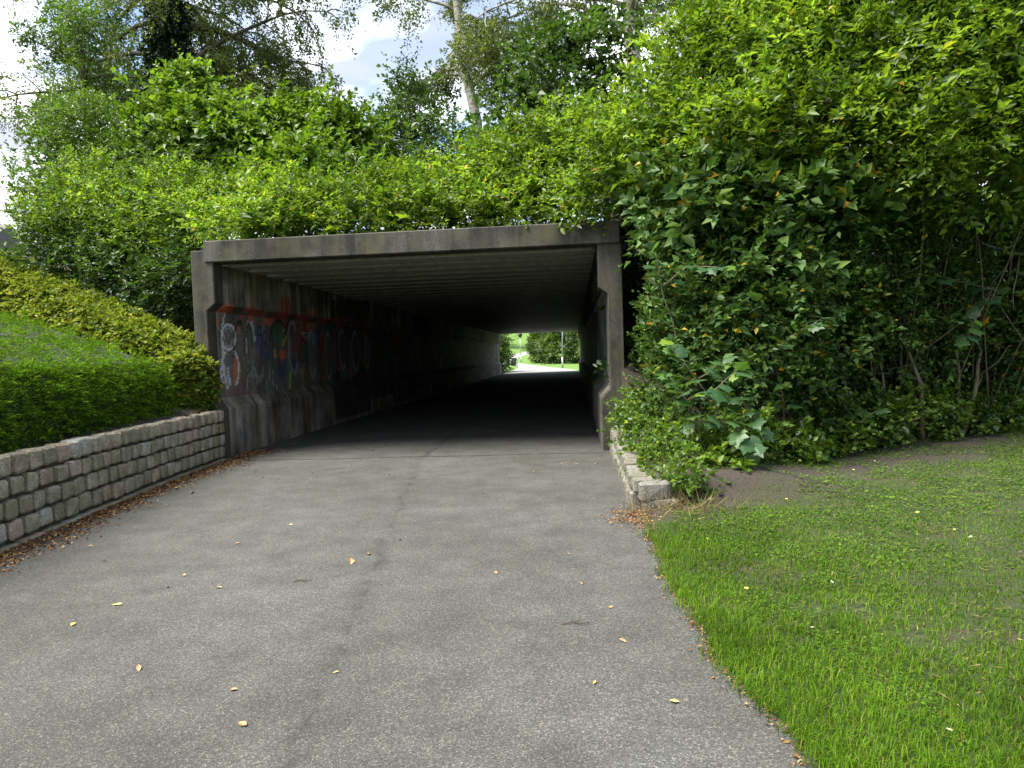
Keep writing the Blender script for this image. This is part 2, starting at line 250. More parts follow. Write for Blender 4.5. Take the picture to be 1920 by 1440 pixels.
def box(name, lo, hi, m, parent=None, bevel=0.0):
    bm = bmesh.new(); bmesh.ops.create_cube(bm, size=1)
    for v in bm.verts: v.co = Vector([(lo[i]+hi[i])/2 + v.co[i]*(hi[i]-lo[i]) for i in range(3)])
    if bevel: bmesh.ops.bevel(bm, geom=bm.edges[:], offset=bevel, segments=1, affect='EDGES')
    me = bpy.data.meshes.new(name); bm.to_mesh(me); bm.free(); return link(name, me, m, parent)
class Acc:
    def __init__(s): s.V = []; s.F = []
    def add(s, V, F):
        k = len(s.V); s.V += [tuple(v) for v in V]; s.F += [tuple(i+k for i in f) for f in F]
    def tube(s, pts, rad, n=6):
        pts = [np.array(p, float) for p in pts]; k = len(s.V); L = len(pts)
        for i, p in enumerate(pts):
            d = pts[min(i+1, L-1)]-pts[max(i-1, 0)]; d = d/(np.linalg.norm(d)+1e-9)
            a = np.cross(d, [0.31, 0.77, 0.12] if abs(d[2]) > 0.8 else [0, 0, 1.0]); a /= np.linalg.norm(a); b_ = np.cross(d, a)
            for j in range(n):
                an = 2*pi*j/n; s.V.append(tuple(p + rad[i]*(a*cos(an)+b_*sin(an))))
        for i in range(L-1):
            for j in range(n):
                q = k+i*n; j2 = (j+1) % n; s.F.append((q+j, q+j2, q+n+j2, q+n+j))
        s.F.append(tuple(k+(L-1)*n+j for j in range(n))); s.F.append(tuple(k+j for j in reversed(range(n))))
    def build(s, name, m, parent=None, smooth=True): return link(name, mesh_from(name, s.V, s.F, smooth), m, parent)
def nrm(a): return a/(np.linalg.norm(a, axis=-1, keepdims=True)+1e-9)
def vnoise(x, y, s=1.0, seed=0.0):
    x = np.asarray(x, float)*s+seed*13.7; y = np.asarray(y, float)*s+seed*7.3; tot = 0.0
    for o_, am in ((1.0, .55), (2.1, .3), (4.3, .15)):
        xi = np.floor(x*o_); yi = np.floor(y*o_); fx = x*o_-xi; fy = y*o_-yi; fx = fx*fx*(3-2*fx); fy = fy*fy*(3-2*fy)
        hsh = lambda a_, b_: np.modf(np.abs(np.sin(a_*127.1+b_*311.7+o_*17.3)*43758.5453))[0]
        tot = tot+am*((hsh(xi, yi)*(1-fx)+hsh(xi+1, yi)*fx)*(1-fy)+(hsh(xi, yi+1)*(1-fx)+hsh(xi+1, yi+1)*fx)*fy)
    return tot
def sstep(a, b, x):
    t_ = np.clip((x-a)/(b-a), 0, 1); return t_*t_*(3-2*t_)

# leaves: two folded triangles each
def leaves(P, D, Nn, L, W, fold=0.25, droop=0.15):
    D = nrm(D); Nn = nrm(Nn - D*np.sum(D*Nn, -1, keepdims=True)); S = np.cross(D, Nn)
    L = L[:, None]; W = W[:, None]
    mid = P + D*L*0.45
    V = np.stack([P, mid+S*W*0.5+Nn*W*fold, P+D*L-Nn*L*droop, mid-S*W*0.5+Nn*W*fold], 1)
    n = len(P); k = np.arange(n)[:, None]*4
    F = np.stack([k+[0, 1, 2], k+[0, 2, 3]], 1).reshape(-1, 3)
    return V.reshape(-1, 3), F
def sprigs(B, D, K, slen, leaf, asp, upn=0.7, spread=0.85, fold=0.25, droop=0.15, jit=0.35):
    n = len(B); D = nrm(D)
    up = np.array([0, 0, 1.0]); side = nrm(np.cross(D, up+rng.normal(0, .15, (n, 3))))
    t_ = np.linspace(0.12, 1.0, K)[None, :, None]
    sl = (slen*rng.uniform(0.6, 1.25, n))[:, None, None]
    curve = np.array([0, 0, -1.0])*0.25*sl*t_**2
    P = B[:, None, :] + D[:, None, :]*sl*t_ + curve + rng.normal(0, leaf*0.15, (n, K, 3))
    sg = np.where(np.arange(K) % 2 == 0, 1.0, -1.0)[None, :, None]
    LD = D[:, None, :]*0.6 + side[:, None, :]*sg*spread*(1.05-0.6*t_) + rng.normal(0, jit, (n, K, 3))
    LN = up*upn + rng.normal(0, 0.5, (n, K, 3)) + D[:, None, :]*0.55
    L = leaf*np.clip(np.exp(rng.normal(0, .28, n)), .5, 1.8)[:, None]*rng.uniform(0.65, 1.2, (n, K))*(0.75+0.35*np.sin(np.linspace(0.5, 2.6, K)))[None, :]
    return leaves(P.reshape(-1, 3), LD.reshape(-1, 3), LN.reshape(-1, 3), L.ravel(), (L*asp).ravel(), fold, droop)
def lobe_points(lobes, n, inner=0.55, low=0.35, back=0.55, rough=0.16):
    C_ = np.array([l[0] for l in lobes]); R_ = np.array([l[1] for l in lobes])
    wgt = (R_[:, 0]*R_[:, 1]*R_[:, 2])**(2/3); idx = rng.choice(len(lobes), int(n*2.6), p=wgt/wgt.sum())
    d = nrm(rng.normal(0, 1, (len(idx), 3)))
    keep = rng.random(len(idx)) < np.where(d[:, 2] < -0.25, low, 1.0)*np.where(d[:, 1] > 0.35, back, 1.0)
    idx = idx[keep][:n]; d = d[keep][:n]
    f = 1-(1-inner)*rng.random(len(d))**1.6
    lump = 1+rough*(np.sin(d[:, 0]*7+idx*2.1)*np.sin(d[:, 2]*6+idx)+0.6*np.sin(d[:, 1]*11+d[:, 2]*9+idx*1.7))
    return C_[idx]+d*R_[idx]*(f*lump)[:, None], d
def L(px, py, Y, r, rz=None, ry=None): return (aty(px, py, Y), np.array([r, ry or r*0.9, rz or r]))
def shrub(name, lobes, n, leaf, asp, m, label, ground, group=None, set_back=0.0, K=9, slen=0.26, up=0.45, stems=7, inner=0.5, low=0.35, back=0.55, stem_r=0.028, cat='shrub', shoots=0, mix=None):
    cx = np.mean([l[0][0] for l in lobes]); cyy = np.mean([l[0][1] for l in lobes]); gz = ground(cx, cyy) if callable(ground) else ground
    o = empty(name, (cx, cyy, gz)); tag(o, label, cat, group)
    B, d = lobe_points(lobes, n, inner, low, back)
    D = d*0.75+np.array([0, 0, up])+rng.normal(0, 0.45, B.shape)
    V, F = sprigs(B, D, K, slen, leaf, asp)
    ns = max(8, n//28); B2, d2 = lobe_points(lobes, ns, .93, .15, .3)      # long young shoots breaking the outline
    V2, F2 = sprigs(B2, d2*.5+np.array([0, 0, .55])+rng.normal(0, .35, B2.shape), K+4, slen*2.3, leaf*.95, asp, jit=.25)
    V, F = np.vstack([V, V2]), np.vstack([F, F2+len(V)])
    if mix:
        h_ = len(V)//4; cutk = int(h_*(1-mix[1])); per = K; cutk -= cutk % per
        link('foliage', tris_mesh('foliage', V[cutk*4:], F[cutk*2:]-cutk*4), M[mix[0]], o); V, F = V[:cutk*4], F[:cutk*2]
    link('foliage', tris_mesh('foliage', V, F), M[m], o)
    a = Acc()
    for i in range(stems+shoots):
        l = lobes[i % len(lobes)]; tip = l[0]+nrm(np.array([random.gauss(0, 1), random.gauss(0, .7)-.3, abs(random.gauss(0.6, .6))]))*l[1]*random.uniform(.55, 1.0)
        b0 = np.array([cx+random.gauss(0, .35), cyy+random.gauss(0, .25), 0.0])
        b0[:2] += (l[0][:2]-b0[:2])*0.45; b0[1] += set_back
        b0[2] = (ground(b0[0], b0[1]) if callable(ground) else ground)-0.05
        pts = [b0+(tip-b0)*u+np.array([0, 0, 0.35*np.linalg.norm(tip-b0)*u*(1-u)])+rng.normal(0, .05, 3)*u for u in np.linspace(0, 1, 7)]
        r0 = stem_r*random.uniform(.6, 1.2); a.tube(pts, [r0*(1-.8*u) for u in np.linspace(0, 1, 7)], 5)
        for q in range(4):     # side twigs
            p0 = pts[random.randint(2, 5)]; dv = nrm(np.array([random.gauss(0, 1), random.gauss(0, .7)-.3, random.gauss(.3, .6)]))*random.uniform(.35, .8)
            a.tube([p0, p0+dv*.5+rng.normal(0, .04, 3), p0+dv+rng.normal(0, .06, 3)], [r0*.32, r0*.2, r0*.08], 4)
    a.build('stems', M['stem'], o)
    return o

# ------------------------------------------------------------------ terrain
XL, XR, YP, YE, HT = -5.76, 0.42, 11.1, 57.0, 3.2     # underpass inner faces, portal, exit, clear height
def wall_x(Y): return np.interp(Y, [-6, 2, 4, 5.65, 7.48, 9.3, 11.1], [-3.9, -4.55, -4.75, -4.98, -5.27, -5.52, -5.70])
def edge_x(Y): return np.interp(Y, [-8, 0, 1.2, 2.0, 2.65, 3.2, 3.64, 4.3, 4.92, 7], [2.8, 1.75, 1.3, 1.03, .845, .745, .68, .63, .605, .60])+0.02*np.sin(Y*5.1)+0.015*np.sin(Y*13.7)
def h_right(X, Y):
    X = np.asarray(X, float); Y = np.asarray(Y, float)
    s = (X-1.0)*-0.58+(Y-7.3)*0.815
    bed = 0.25*sstep(6.98, 7.4, Y)*(1-sstep(1.4, 3.2, X))
    emb = 4.5*sstep(1.3, 7.6, s)*(1-sstep(49, 60, Y))
    return 0.035*np.clip(X-0.6, 0, 20)+bed+emb+0.02*(vnoise(X, Y, 1.3)-0.5)*sstep(0.6, 1.2, X)
def h_left(X, Y):
    X = np.asarray(X, float); Y = np.asarray(Y, float)
    a = 0.74+0.27*np.clip(-5.4-X, 0, 12)
    return a+(4.5-a)*sstep(11.6, 17.5, Y)*sstep(-5.2, -7.2, X)*(1-sstep(49, 60, Y))
def h_top(X, Y): return 3.5+1.0*sstep(12, 17, Y)*(1-sstep(49, 57, Y))
def grid(name, xs, ys, fz, m, kind='structure', parent=None):
    X, Y = np.meshgrid(xs, ys); Z = fz(X, Y); nx = len(xs)
    V = np.stack([X, Y, Z], -1).reshape(-1, 3)
    F = [(j*nx+i, j*nx+i+1, (j+1)*nx+i+1, (j+1)*nx+i) for j in range(len(ys)-1) for i in range(nx-1)]
    o = link(name, mesh_from(name, V, F, True), m, parent); o['kind'] = kind; return o
def h_ground(X, Y):
    far = 0.0009*np.clip(Y-97, 0, 170)**2*(0.35+0.65*sstep(20, -30, X))
    return np.minimum(-0.07+0.066*sstep(56.9, 57.4, Y)+far, 16.0)
ys_g = np.concatenate([[-900, -300, -100], np.linspace(-40, 56, 13), [56.8, 57.1, 57.5], np.linspace(60, 270, 43), [400, 900, 2000]])
xs_g = np.concatenate([[-1500, -500], np.linspace(-120, 120, 49), [500, 1500]])
grid('ground', xs_g, ys_g, h_ground, M['far_lawn'])
# path sheet from behind the camera to the exit
ys = np.concatenate([np.linspace(-8, 11, 60), np.linspace(11.5, 57.5, 20)])
V = []; F = []
for Y in ys:
    l = float(wall_x(Y))-0.02 if Y < 11.15 else XL-0.1
    r = float(edge_x(Y))+.015 if Y < 7 else (0.66 if Y < 11.15 else XR+0.1)
    for u in np.linspace(0, 1, 9): V.append((l+(r-l)*u, Y, 0.0))
for j in range(len(ys)-1):
    for i in range(8): F.append((j*9+i, j*9+i+1, (j+1)*9+i+1, (j+1)*9+i))
path = link('path', mesh_from('path', V, F), M['asphalt']); path['kind'] = 'structure'
# cracks: dark joint across the mouth of the underpass
def strip(pts, wd, z=0.004):
    V = []; F = []
    for i, p in enumerate(pts):
        d = np.array(pts[min(i+1, len(pts)-1)])-np.array(pts[max(i-1, 0)]); d = d/np.linalg.norm(d); nn = np.array([-d[1], d[0]])
        ww = wd[i] if hasattr(wd, '__len__') else wd
        V += [(p[0]+nn[0]*ww, p[1]+nn[1]*ww, z), (p[0]-nn[0]*ww, p[1]-nn[1]*ww, z)]
    for i in range(len(pts)-1): F.append((2*i, 2*i+1, 2*i+3, 2*i+2))
    return mesh_from('crack', V, F)
xs = np.linspace(XL+0.02, 0.45, 70)
link('joint_crack', strip([(x, 10.86-0.02*math.sin(x*3)+random.gauss(0, .008), 0) for x in xs], [random.uniform(.012, .034) for _ in xs]), M['crack'], path)
yy = np.linspace(10.9, 14.5, 30)
link('seam_crack', strip([(-2.38+random.gauss(0, .02)-.02*math.sin(y*2), y, 0) for y in yy], [random.uniform(.003, .03) for _ in yy], 0.0045), M['crack'], path)
# exit path beyond the underpass, bending left and climbing the lawn
cl_ = [(-2.65, 57.3), (-2.9, 64), (-4.0, 74), (-5.1, 84), (-6.3, 94), (-8.2, 104), (-10.6, 113), (-12.4, 122), (-12.3, 132), (-10.2, 143), (-7, 156), (-2, 172)]
wd = [3.1, 2.75, 1.9, 1.45, 1.3, 1.3, 1.4, 1.5, 1.5, 1.5, 1.5, 1.5]
tt = np.linspace(0, len(cl_)-1, 70); cx = np.interp(tt, range(len(cl_)), [c[0] for c in cl_]); cyv = np.interp(tt, range(len(cl_)), [c[1] for c in cl_]); ww = np.interp(tt, range(len(cl_)), wd)
V = []; F = []
for i in range(70):
    d = np.array([cx[min(i+1, 69)]-cx[max(i-1, 0)], cyv[min(i+1, 69)]-cyv[max(i-1, 0)]]); d /= np.linalg.norm(d); nn = (-d[1], d[0])
    for s_ in (1, -1):
        X, Y = cx[i]+nn[0]*ww[i]*s_, cyv[i]+nn[1]*ww[i]*s_; V.append((X, Y, float(h_ground(X, Y))+0.03))
for i in range(69): F.append((2*i, 2*i+1, 2*i+3, 2*i+2))
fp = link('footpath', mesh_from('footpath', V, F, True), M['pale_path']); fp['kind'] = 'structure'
# lawn and bank to the right of the path
xu = np.concatenate([np.linspace(0, 3, 40)**1.0, np.linspace(3.2, 12, 30), np.linspace(13, 60, 14)])
ysr = np.concatenate([np.linspace(-10, 1.5, 12), np.linspace(1.7, 6.94, 45), np.linspace(6.97, 16, 60), np.linspace(17, 62, 24)])
V = []; F = []; nx = len(xu)
for Y in ysr:
    r = float(edge_x(Y)) if Y < 6.95 else 0.72
    X = r+xu; Z = h_right(X, np.full_like(X, Y))
    Z = np.where(xu < 0.05, Z+0.006, Z+0.012)
    if Y > YP+0.1: X = np.where(X < 0.84, 0.84, X)
    V += list(zip(X, np.full_like(X, Y), Z))
for j in range(len(ysr)-1):
    for i in range(nx-1): F.append((j*nx+i, j*nx+i+1, (j+1)*nx+i+1, (j+1)*nx+i))
lawn = link('lawn', mesh_from('lawn', V, F, True), M['lawn']); lawn['kind'] = 'structure'
# bank to the left behind the sett wall
vo_ = np.concatenate([np.linspace(0.12, 5, 24), np.linspace(5.5, 50, 16)]); ysl = np.concatenate([np.linspace(-8, 11.1, 40), np.linspace(11.2, 20, 24), np.linspace(21, 60, 16)])
V = []; F = []; nx = len(vo_)
for Y in ysl:
    x0 = float(wall_x(Y)) if Y < 11.12 else -6.0
    X = x0-vo_; V += list(zip(X, np.full_like(X, Y), h_left(X, np.full_like(X, Y))))
for j in range(len(ysl)-1):
    for i in range(nx-1): F.append((j*nx+i, (j+1)*nx+i, (j+1)*nx+i+1, j*nx+i+1))
lb = link('bank', mesh_from('bank', V, F, True), M['soil']); lb['kind'] = 'structure'
grid('embankment', np.linspace(-6.3, 1.1, 12), np.concatenate([np.linspace(11.42, 18, 14), np.linspace(19, 56.8, 14)]), h_top, M['soil'])

# ------------------------------------------------------------------ underpass
up_ = empty('underpass', ((XL+XR)/2, YP, 0)); tag(up_, 'concrete pedestrian underpass with graffiti walls and ribbed ceiling under the planted embankment', 'underpass')
PROF = [(0, 0.0), (0, 0.80), (0.14, 0.98), (0.14, 2.43), (0.0, 2.54), (0.0, HT)]        # (recess depth, height)
# graffiti, plus tunnel darkness painted as near-black coats, looked up per wall vertex
def ell(u, v, cu, cv, a, b_): return np.sqrt(((u-cu)/a)**2+((v-cv)/b_)**2)
def graffiti(P, side):
    n = len(P); colr = np.zeros((n, 4)); Y = P[:, 1]; Z = P[:, 2]
    def lay(mask, c, al=1.0):
        k = np.clip(mask, 0, 1)*al; k = k[:, None]
        colr[:, :3] = np.where(colr[:, 3:4] > 0, colr[:, :3]*(1-k)+np.array(c)*k, np.array(c)); colr[:, 3] = np.maximum(colr[:, 3], k[:, 0])
    r = np.random.default_rng(31+side)
    inband = ((Z > 0.99) & (Z < 2.42)).astype(float)
    for q in range(13):  # near-black coats paint the tunnel's darkness onto the deep walls
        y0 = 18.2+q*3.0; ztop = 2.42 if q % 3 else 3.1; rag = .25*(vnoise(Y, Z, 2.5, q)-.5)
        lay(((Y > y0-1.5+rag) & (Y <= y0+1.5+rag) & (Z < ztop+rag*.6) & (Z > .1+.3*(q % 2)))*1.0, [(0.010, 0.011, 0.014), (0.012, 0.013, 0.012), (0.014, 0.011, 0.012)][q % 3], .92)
    # old coats: broad patches of dull colour
    for q in range(60):
        y0, z0 = r.uniform(11.5, 56), r.uniform(0.9, 2.4); a_, b_ = r.uniform(.2, .8), r.uniform(.15, .7)
        c = [(0.02, 0.02, 0.035), (0.03, 0.03, 0.08), (0.02, 0.06, 0.035), (0.16, 0.03, 0.02), (0.10, 0.11, 0.12), (0.02, 0.05, 0.09), (0.05, 0.02, 0.07)][r.integers(7)]
        e_ = np.sqrt(((Y-y0)/a_)**2+((Z-z0)/b_)**2)+0.4*(vnoise(Y, Z, 5, q)-.5)
        lay(sstep(1.0, 0.75, e_)*inband, c, r.uniform(.5, .9))
    for q in range(160):     # drips and strokes
        y0 = r.uniform(11.4, 56); z0 = r.uniform(1.2, 2.4); l_ = r.uniform(.2, 1.1)
        c = [(0.3, 0.3, 0.32), (0.02, 0.02, 0.02), (0.3, 0.05, 0.02), (0.05, 0.14, 0.06), (0.06, 0.07, 0.2), (0.3, 0.28, 0.05)][r.integers(6)]
        lay(((np.abs(Y-y0-.12*np.sin(Z*5+q)) < 0.02) & (Z < z0) & (Z > z0-l_))*inband, c, 0.75)
    if side < 0:
        px_, py_ = proj(P); u = (px_-380)*5.54; v = (py_-540)*5.54
        near = (Y < 21).astype(float)*inband
        nz_ = vnoise(u, v, 0.03)-0.5; nf = vnoise(u, v, 0.11, 3)-0.5
        def blob(cu, cv, a_, b_, c, al=.9, soft=.3): lay(sstep(1.0, 1.0-soft, ell(u, v, cu, cv, a_, b_)+nz_*.5+nf*.35)*near, c, al)
        def ring(cu, cv, a_, b_, th, c, vmin=-1e9, vmax=1e9, al=.95):
            e_ = np.abs(ell(u, v, cu+nz_*8, cv, a_, b_)-1)*min(a_, b_); lay(((e_ < th*1.1) & (v > vmin) & (v < vmax))*near, c, al)
        def stroke(pts, th, c, al=.95):
            best = np.full(n, 1e9)
            for (a0, b0), (a1, b1) in zip(pts[:-1], pts[1:]):
                dx, dy = a1-a0, b1-b0; tq = np.clip(((u-a0)*dx+(v-b0)*dy)/(dx*dx+dy*dy), 0, 1); best = np.minimum(best, np.hypot(u-a0-tq*dx, v-b0-tq*dy))
            lay((best < th*1.1+nf*th*.6)*near, c, al)
        K_, W_, OR, RD, BL, GN, YE_, LB = (0.012, 0.012, 0.015), (0.42, 0.43, 0.46), (0.42, 0.09, 0.03), (0.3, 0.03, 0.03), (0.06, 0.07, 0.17), (0.04, 0.15, 0.07), (0.32, 0.29, 0.06), (0.2, 0.36, 0.45)
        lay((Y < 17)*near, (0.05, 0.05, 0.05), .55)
        lay((u < 165)*near, (0.17, 0.155, 0.12), .9); blob(120, 345, 45, 90, OR); blob(150, 1000, 40, 90, (0.5, 0.07, 0.05))
        blob(275, 510, 70, 130, (0.07, 0.07, 0.075)); blob(290, 850, 80, 200, (0.08, 0.08, 0.085)); blob(345, 860, 34, 200, OR, .8); blob(350, 430, 40, 70, OR, .6)
        ring(268, 510, 72, 132, 9, W_); ring(268, 512, 42, 95, 4, (0.25, 0.25, 0.27)); ring(285, 850, 92, 215, 8, W_, 640, 1010); ring(270, 510, 92, 155, 5, K_)
        stroke([(205, 430), (195, 520), (215, 640), (210, 760), (225, 900), (260, 1040)], 10, W_); stroke([(265, 830), (270, 920), (290, 1000)], 11, W_); stroke([(225, 270), (205, 400)], 7, W_)
        ring(378, 620, 60, 262, 6, K_, 0, 720); ring(490, 640, 52, 285, 6, W_, 0, 560); stroke([(450, 430), (455, 680)], 6, W_); ring(478, 640, 40, 250, 5, K_, 0, 640)
        blob(490, 320, 30, 45, (0.4, 0.04, 0.09)); blob(400, 300, 25, 30, (0.3, 0.03, 0.08))
        blob(620, 540, 75, 170, BL); blob(640, 650, 60, 100, (0.035, 0.04, 0.1)); blob(600, 440, 40, 60, (0.09, 0.1, 0.22)); ring(590, 450, 20, 45, 5, K_); ring(640, 520, 24, 55, 5, K_)
        blob(690, 340, 60, 60, OR); blob(850, 390, 50, 60, RD); blob(980, 400, 55, 60, OR); blob(1120, 400, 60, 70, OR, .7)
        blob(780, 470, 85, 130, (0.035, 0.07, 0.055)); blob(830, 520, 40, 90, GN); stroke([(845, 440), (860, 520), (830, 600)], 10, YE_); stroke([(745, 640), (755, 720)], 12, YE_, .8); blob(900, 560, 30, 60, YE_, .8)
        ring(790, 560, 92, 215, 8, K_, 0, 560); ring(920, 560, 75, 210, 8, K_, 0, 520); stroke([(880, 340), (885, 640)], 7, K_)
        blob(830, 690, 45, 70, OR); blob(720, 820, 80, 110, (0.05, 0.09, 0.07), .8); blob(830, 860, 60, 130, (0.035, 0.04, 0.09), .9); blob(930, 780, 55, 110, (0.03, 0.09, 0.06), .9)
        stroke([(890, 700), (880, 850), (895, 1000), (885, 1080)], 12, GN); stroke([(910, 880), (905, 1060)], 8, YE_)
        stroke([(1040, 460), (960, 640)], 38, RD, .9); stroke([(1160, 620), (1170, 820)], 14, RD, .8); blob(1050, 650, 50, 110, (0.04, 0.1, 0.09)); ring(1050, 650, 55, 118, 7, K_)
        stroke([(1030, 460), (1075, 540), (1100, 490), (1110, 560), (1130, 470)], 5, LB); ring(1165, 530, 25, 55, 5, LB); ring(1165, 570, 28, 30, 5, LB); stroke([(1010, 460), (1140, 470)], 4, LB)
        blob(1220, 470, 80, 110, (0.03, 0.04, 0.1)); blob(1400, 520, 120, 200, (0.025, 0.035, 0.09)); blob(1300, 680, 60, 60, (0.2, 0.03, 0.02), .8)
        for q in range(14):
            uu_, vv_ = 470+q*22+r.normal(0, 10), 900+r.normal(0, 60); stroke([(uu_, vv_-r.uniform(20, 60)), (uu_+r.normal(0, 12), vv_+r.uniform(20, 70))], 4, (0.33, 0.34, 0.38), .7)
        stroke([(460, 1060), (470, 900), (545, 830), (570, 1000)], 5, (0.3, 0.3, 0.33), .8); stroke([(380, 1060), (420, 1010), (360, 1000)], 6, (0.07, 0.07, 0.25))
        for q in range(16):
            y0 = 14.6+q*.36; z0 = 1.75+r.normal(0, .15); a_, b_ = r.uniform(.16, .32), r.uniform(.3, .55); e_ = np.sqrt(((Y-y0)/a_)**2+((Z-z0)/b_)**2)+.15*(vnoise(Y, Z, 6, q)-.5)
            lay((e_ < .95)*near, [(0.03, 0.04, 0.09), (0.10, 0.02, 0.02), (0.02, 0.06, 0.05), (0.09, 0.09, 0.10)][q % 4], .6); lay((np.abs(e_-1) < .11)*near, [(0.2, 0.22, 0.26), (0.012, 0.012, 0.015), (0.22, 0.05, 0.03)][q % 3], .8)
        ov = ((Z >= 2.43) & (Z <= 2.545) & (Y < 20)).astype(float)
        st = (np.sin(Y*5.2+Z*12)+0.4*np.sin(Y*13) > -.35)
        lay(ov*st, (0.20, 0.025, 0.02), .95); lay(ov*(~st), (0.03, 0.028, 0.025), .8); lay(ov*(Y < 11.75)*st, (0.3, 0.06, 0.025), .9)
        top = ((Z > 2.545) & (Y < 19)).astype(float)
        for (y0, z0, a_, b_, c) in [(12.15, 2.75, .12, .25, (0.03, 0.03, 0.05)), (12.45, 2.7, .1, .2, (0.25, 0.14, 0.08)), (12.95, 2.95, .12, .3, (0.25, 0.07, 0.05)), (13.0, 2.65, .25, .2, (0.035, 0.035, 0.05)), (14.0, 2.7, .35, .25, (0.2, 0.04, 0.035)), (15.6, 2.62, .15, .15, (0.3, 0.1, 0.05)), (16.5, 2.62, .08, .12, (0.5, 0.42, 0.03))]:
            lay(sstep(1, .5, np.sqrt(((Y-y0)/a_)**2+((Z-z0)/b_)**2)+.3*(vnoise(Y, Z, 9)-.5))*top, c, .85)
        low = ((Z < 0.78) & (Y < 20)).astype(float)
        for q in range(16):
            y0, z0 = r.uniform(11.5, 17), r.uniform(.2, .7); sl_ = r.normal(0, .4)
            lay((np.abs(Y-y0-(Z-z0)*sl_) < r.uniform(.03, .09))*(np.abs(Z-z0) < r.uniform(.1, .3))*low, [(0.12, 0.12, 0.13), (0.05, 0.05, 0.08), (0.16, 0.05, 0.03)][r.integers(3)], .5)
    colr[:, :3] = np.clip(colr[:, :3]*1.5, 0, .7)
    return colr
def wall_panel(y0, y1, side, fine, ribbed):
    X0 = XL if side < 0 else XR
    prof = [(d, z) for d, z in PROF]
    if ribbed: prof = prof[:4]+[(0.075, 2.485), (0.075, HT)]
    dz = 0.019 if fine else 0.06; dy = 0.045 if fine else 0.3
    pts = []
    for (d0, z0), (d1, z1) in zip(prof[:-1], prof[1:]):
        k = max(1, int(round(math.hypot(d1-d0, z1-z0)/dz)))
        pts += [(d0+(d1-d0)*i/k, z0+(z1-z0)*i/k) for i in range(k)]
    pts.append(prof[-1]); pts = np.array(pts)
    ya = np.linspace(y0, y1, max(2, int((y1-y0)/dy)+1)); n = len(pts)
    V = np.array([(X0+side*d, y, z) for y in ya for d, z in pts])
    F = []
    for j in range(len(ya)-1):
        for i in range(n-1):
            q = (j*n+i, j*n+i+1, (j+1)*n+i+1, (j+1)*n+i); F.append(q if side < 0 else q[::-1])
    k0 = len(V)      # back and edges: a slab 0.2 thick
    xb = X0+side*0.33; V = np.vstack([V, [(xb, y0, 0), (xb, y0, HT), (xb, y1, 0), (xb, y1, HT)]])
    e0 = list(range(n)); F.append(tuple([k0, k0+1]+e0[::-1])); e1 = [(len(ya)-1)*n+i for i in range(n)]; F.append(tuple(e1+[k0+3, k0+2]))
    me = mesh_from('wall_panel', V, F)
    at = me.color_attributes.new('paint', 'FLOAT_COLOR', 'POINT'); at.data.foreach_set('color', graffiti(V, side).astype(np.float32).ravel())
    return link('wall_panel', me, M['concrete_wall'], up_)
PL = 3.0; yv = YP+0.30; k = 0
while yv < YE-0.4:
    y1 = min(yv+PL, YE-0.3)
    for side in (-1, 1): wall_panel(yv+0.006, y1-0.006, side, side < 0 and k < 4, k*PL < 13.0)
    yv = y1; k += 1
def frame(y0, y1, name, dx=0.0):       # portal post with the wall's profile, extruded
    for side in (-1, 1):
        X0 = XL if side < 0 else XR; xo = X0+side*0.37
        prof = [(X0+side*d, z) for d, z in PROF[:-1]]+[(X0, HT+0.2), (xo, HT+0.2), (xo, -0.3)]
        prof[0] = (X0, -0.3)
        V = [(x, y, z) for y in (y0, y1) for x, z in prof]; n = len(prof); F = [tuple(range(n)), tuple(range(2*n-1, n-1, -1))]
        for i in range(n): j = (i+1) % n; F.append((i, i+n, j+n, j))
        bm = bmesh.new(); vs_ = [bm.verts.new(v) for v in V]
        for f_ in F: bm.faces.new([vs_[i] for i in f_])
        bmesh.ops.recalc_face_normals(bm, faces=bm.faces[:]); bmesh.ops.bevel(bm, geom=bm.edges[:], offset=0.012, segments=1, affect='EDGES')
        me = bpy.data.meshes.new('post'); bm.to_mesh(me); bm.free(); link('post', me, M['concrete'], up_)
frame(YP, YP+0.30, 'post'); frame(YE-0.30, YE, 'post')
box('lintel_beam', (XL-0.13, YP-0.035, HT), (XR+0.35, YP+0.32, HT+0.345), M['concrete'], up_, 0.015)
box('lintel_beam', (XL-0.13, YE-0.32, HT), (XR+0.35, YE+0.03, HT+0.345), M['concrete'], up_, 0.015)
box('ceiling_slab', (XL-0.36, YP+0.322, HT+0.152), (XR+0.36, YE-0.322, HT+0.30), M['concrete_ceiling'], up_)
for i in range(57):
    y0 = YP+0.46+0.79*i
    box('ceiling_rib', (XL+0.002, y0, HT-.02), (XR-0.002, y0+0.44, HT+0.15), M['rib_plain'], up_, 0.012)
    if i > 15: continue
    for side in (-1, 1):
        X0 = XL if side < 0 else XR; xa, xb = sorted((X0, X0+side*0.10))
        o = box('wall_rib', (xa, y0, 2.515), (xb, y0+0.62, HT-0.004), M['concrete_wall'], up_, 0.01)
        me = o.data; P = np.zeros(len(me.vertices)*3, np.float32); me.vertices.foreach_get('co', P); P = P.reshape(-1, 3).astype(float)
        if side < 0:
            bm = bmesh.new(); bm.from_mesh(me); bmesh.ops.subdivide_edges(bm, edges=bm.edges[:], cuts=6, use_grid_fill=True); bm.to_mesh(me); bm.free()
            P = np.zeros(len(me.vertices)*3, np.float32); me.vertices.foreach_get('co', P); P = P.reshape(-1, 3).astype(float)
            at = me.color_attributes.new('paint', 'FLOAT_COLOR', 'POINT'); at.data.foreach_set('color', graffiti(P, side).astype(np.float32).ravel())

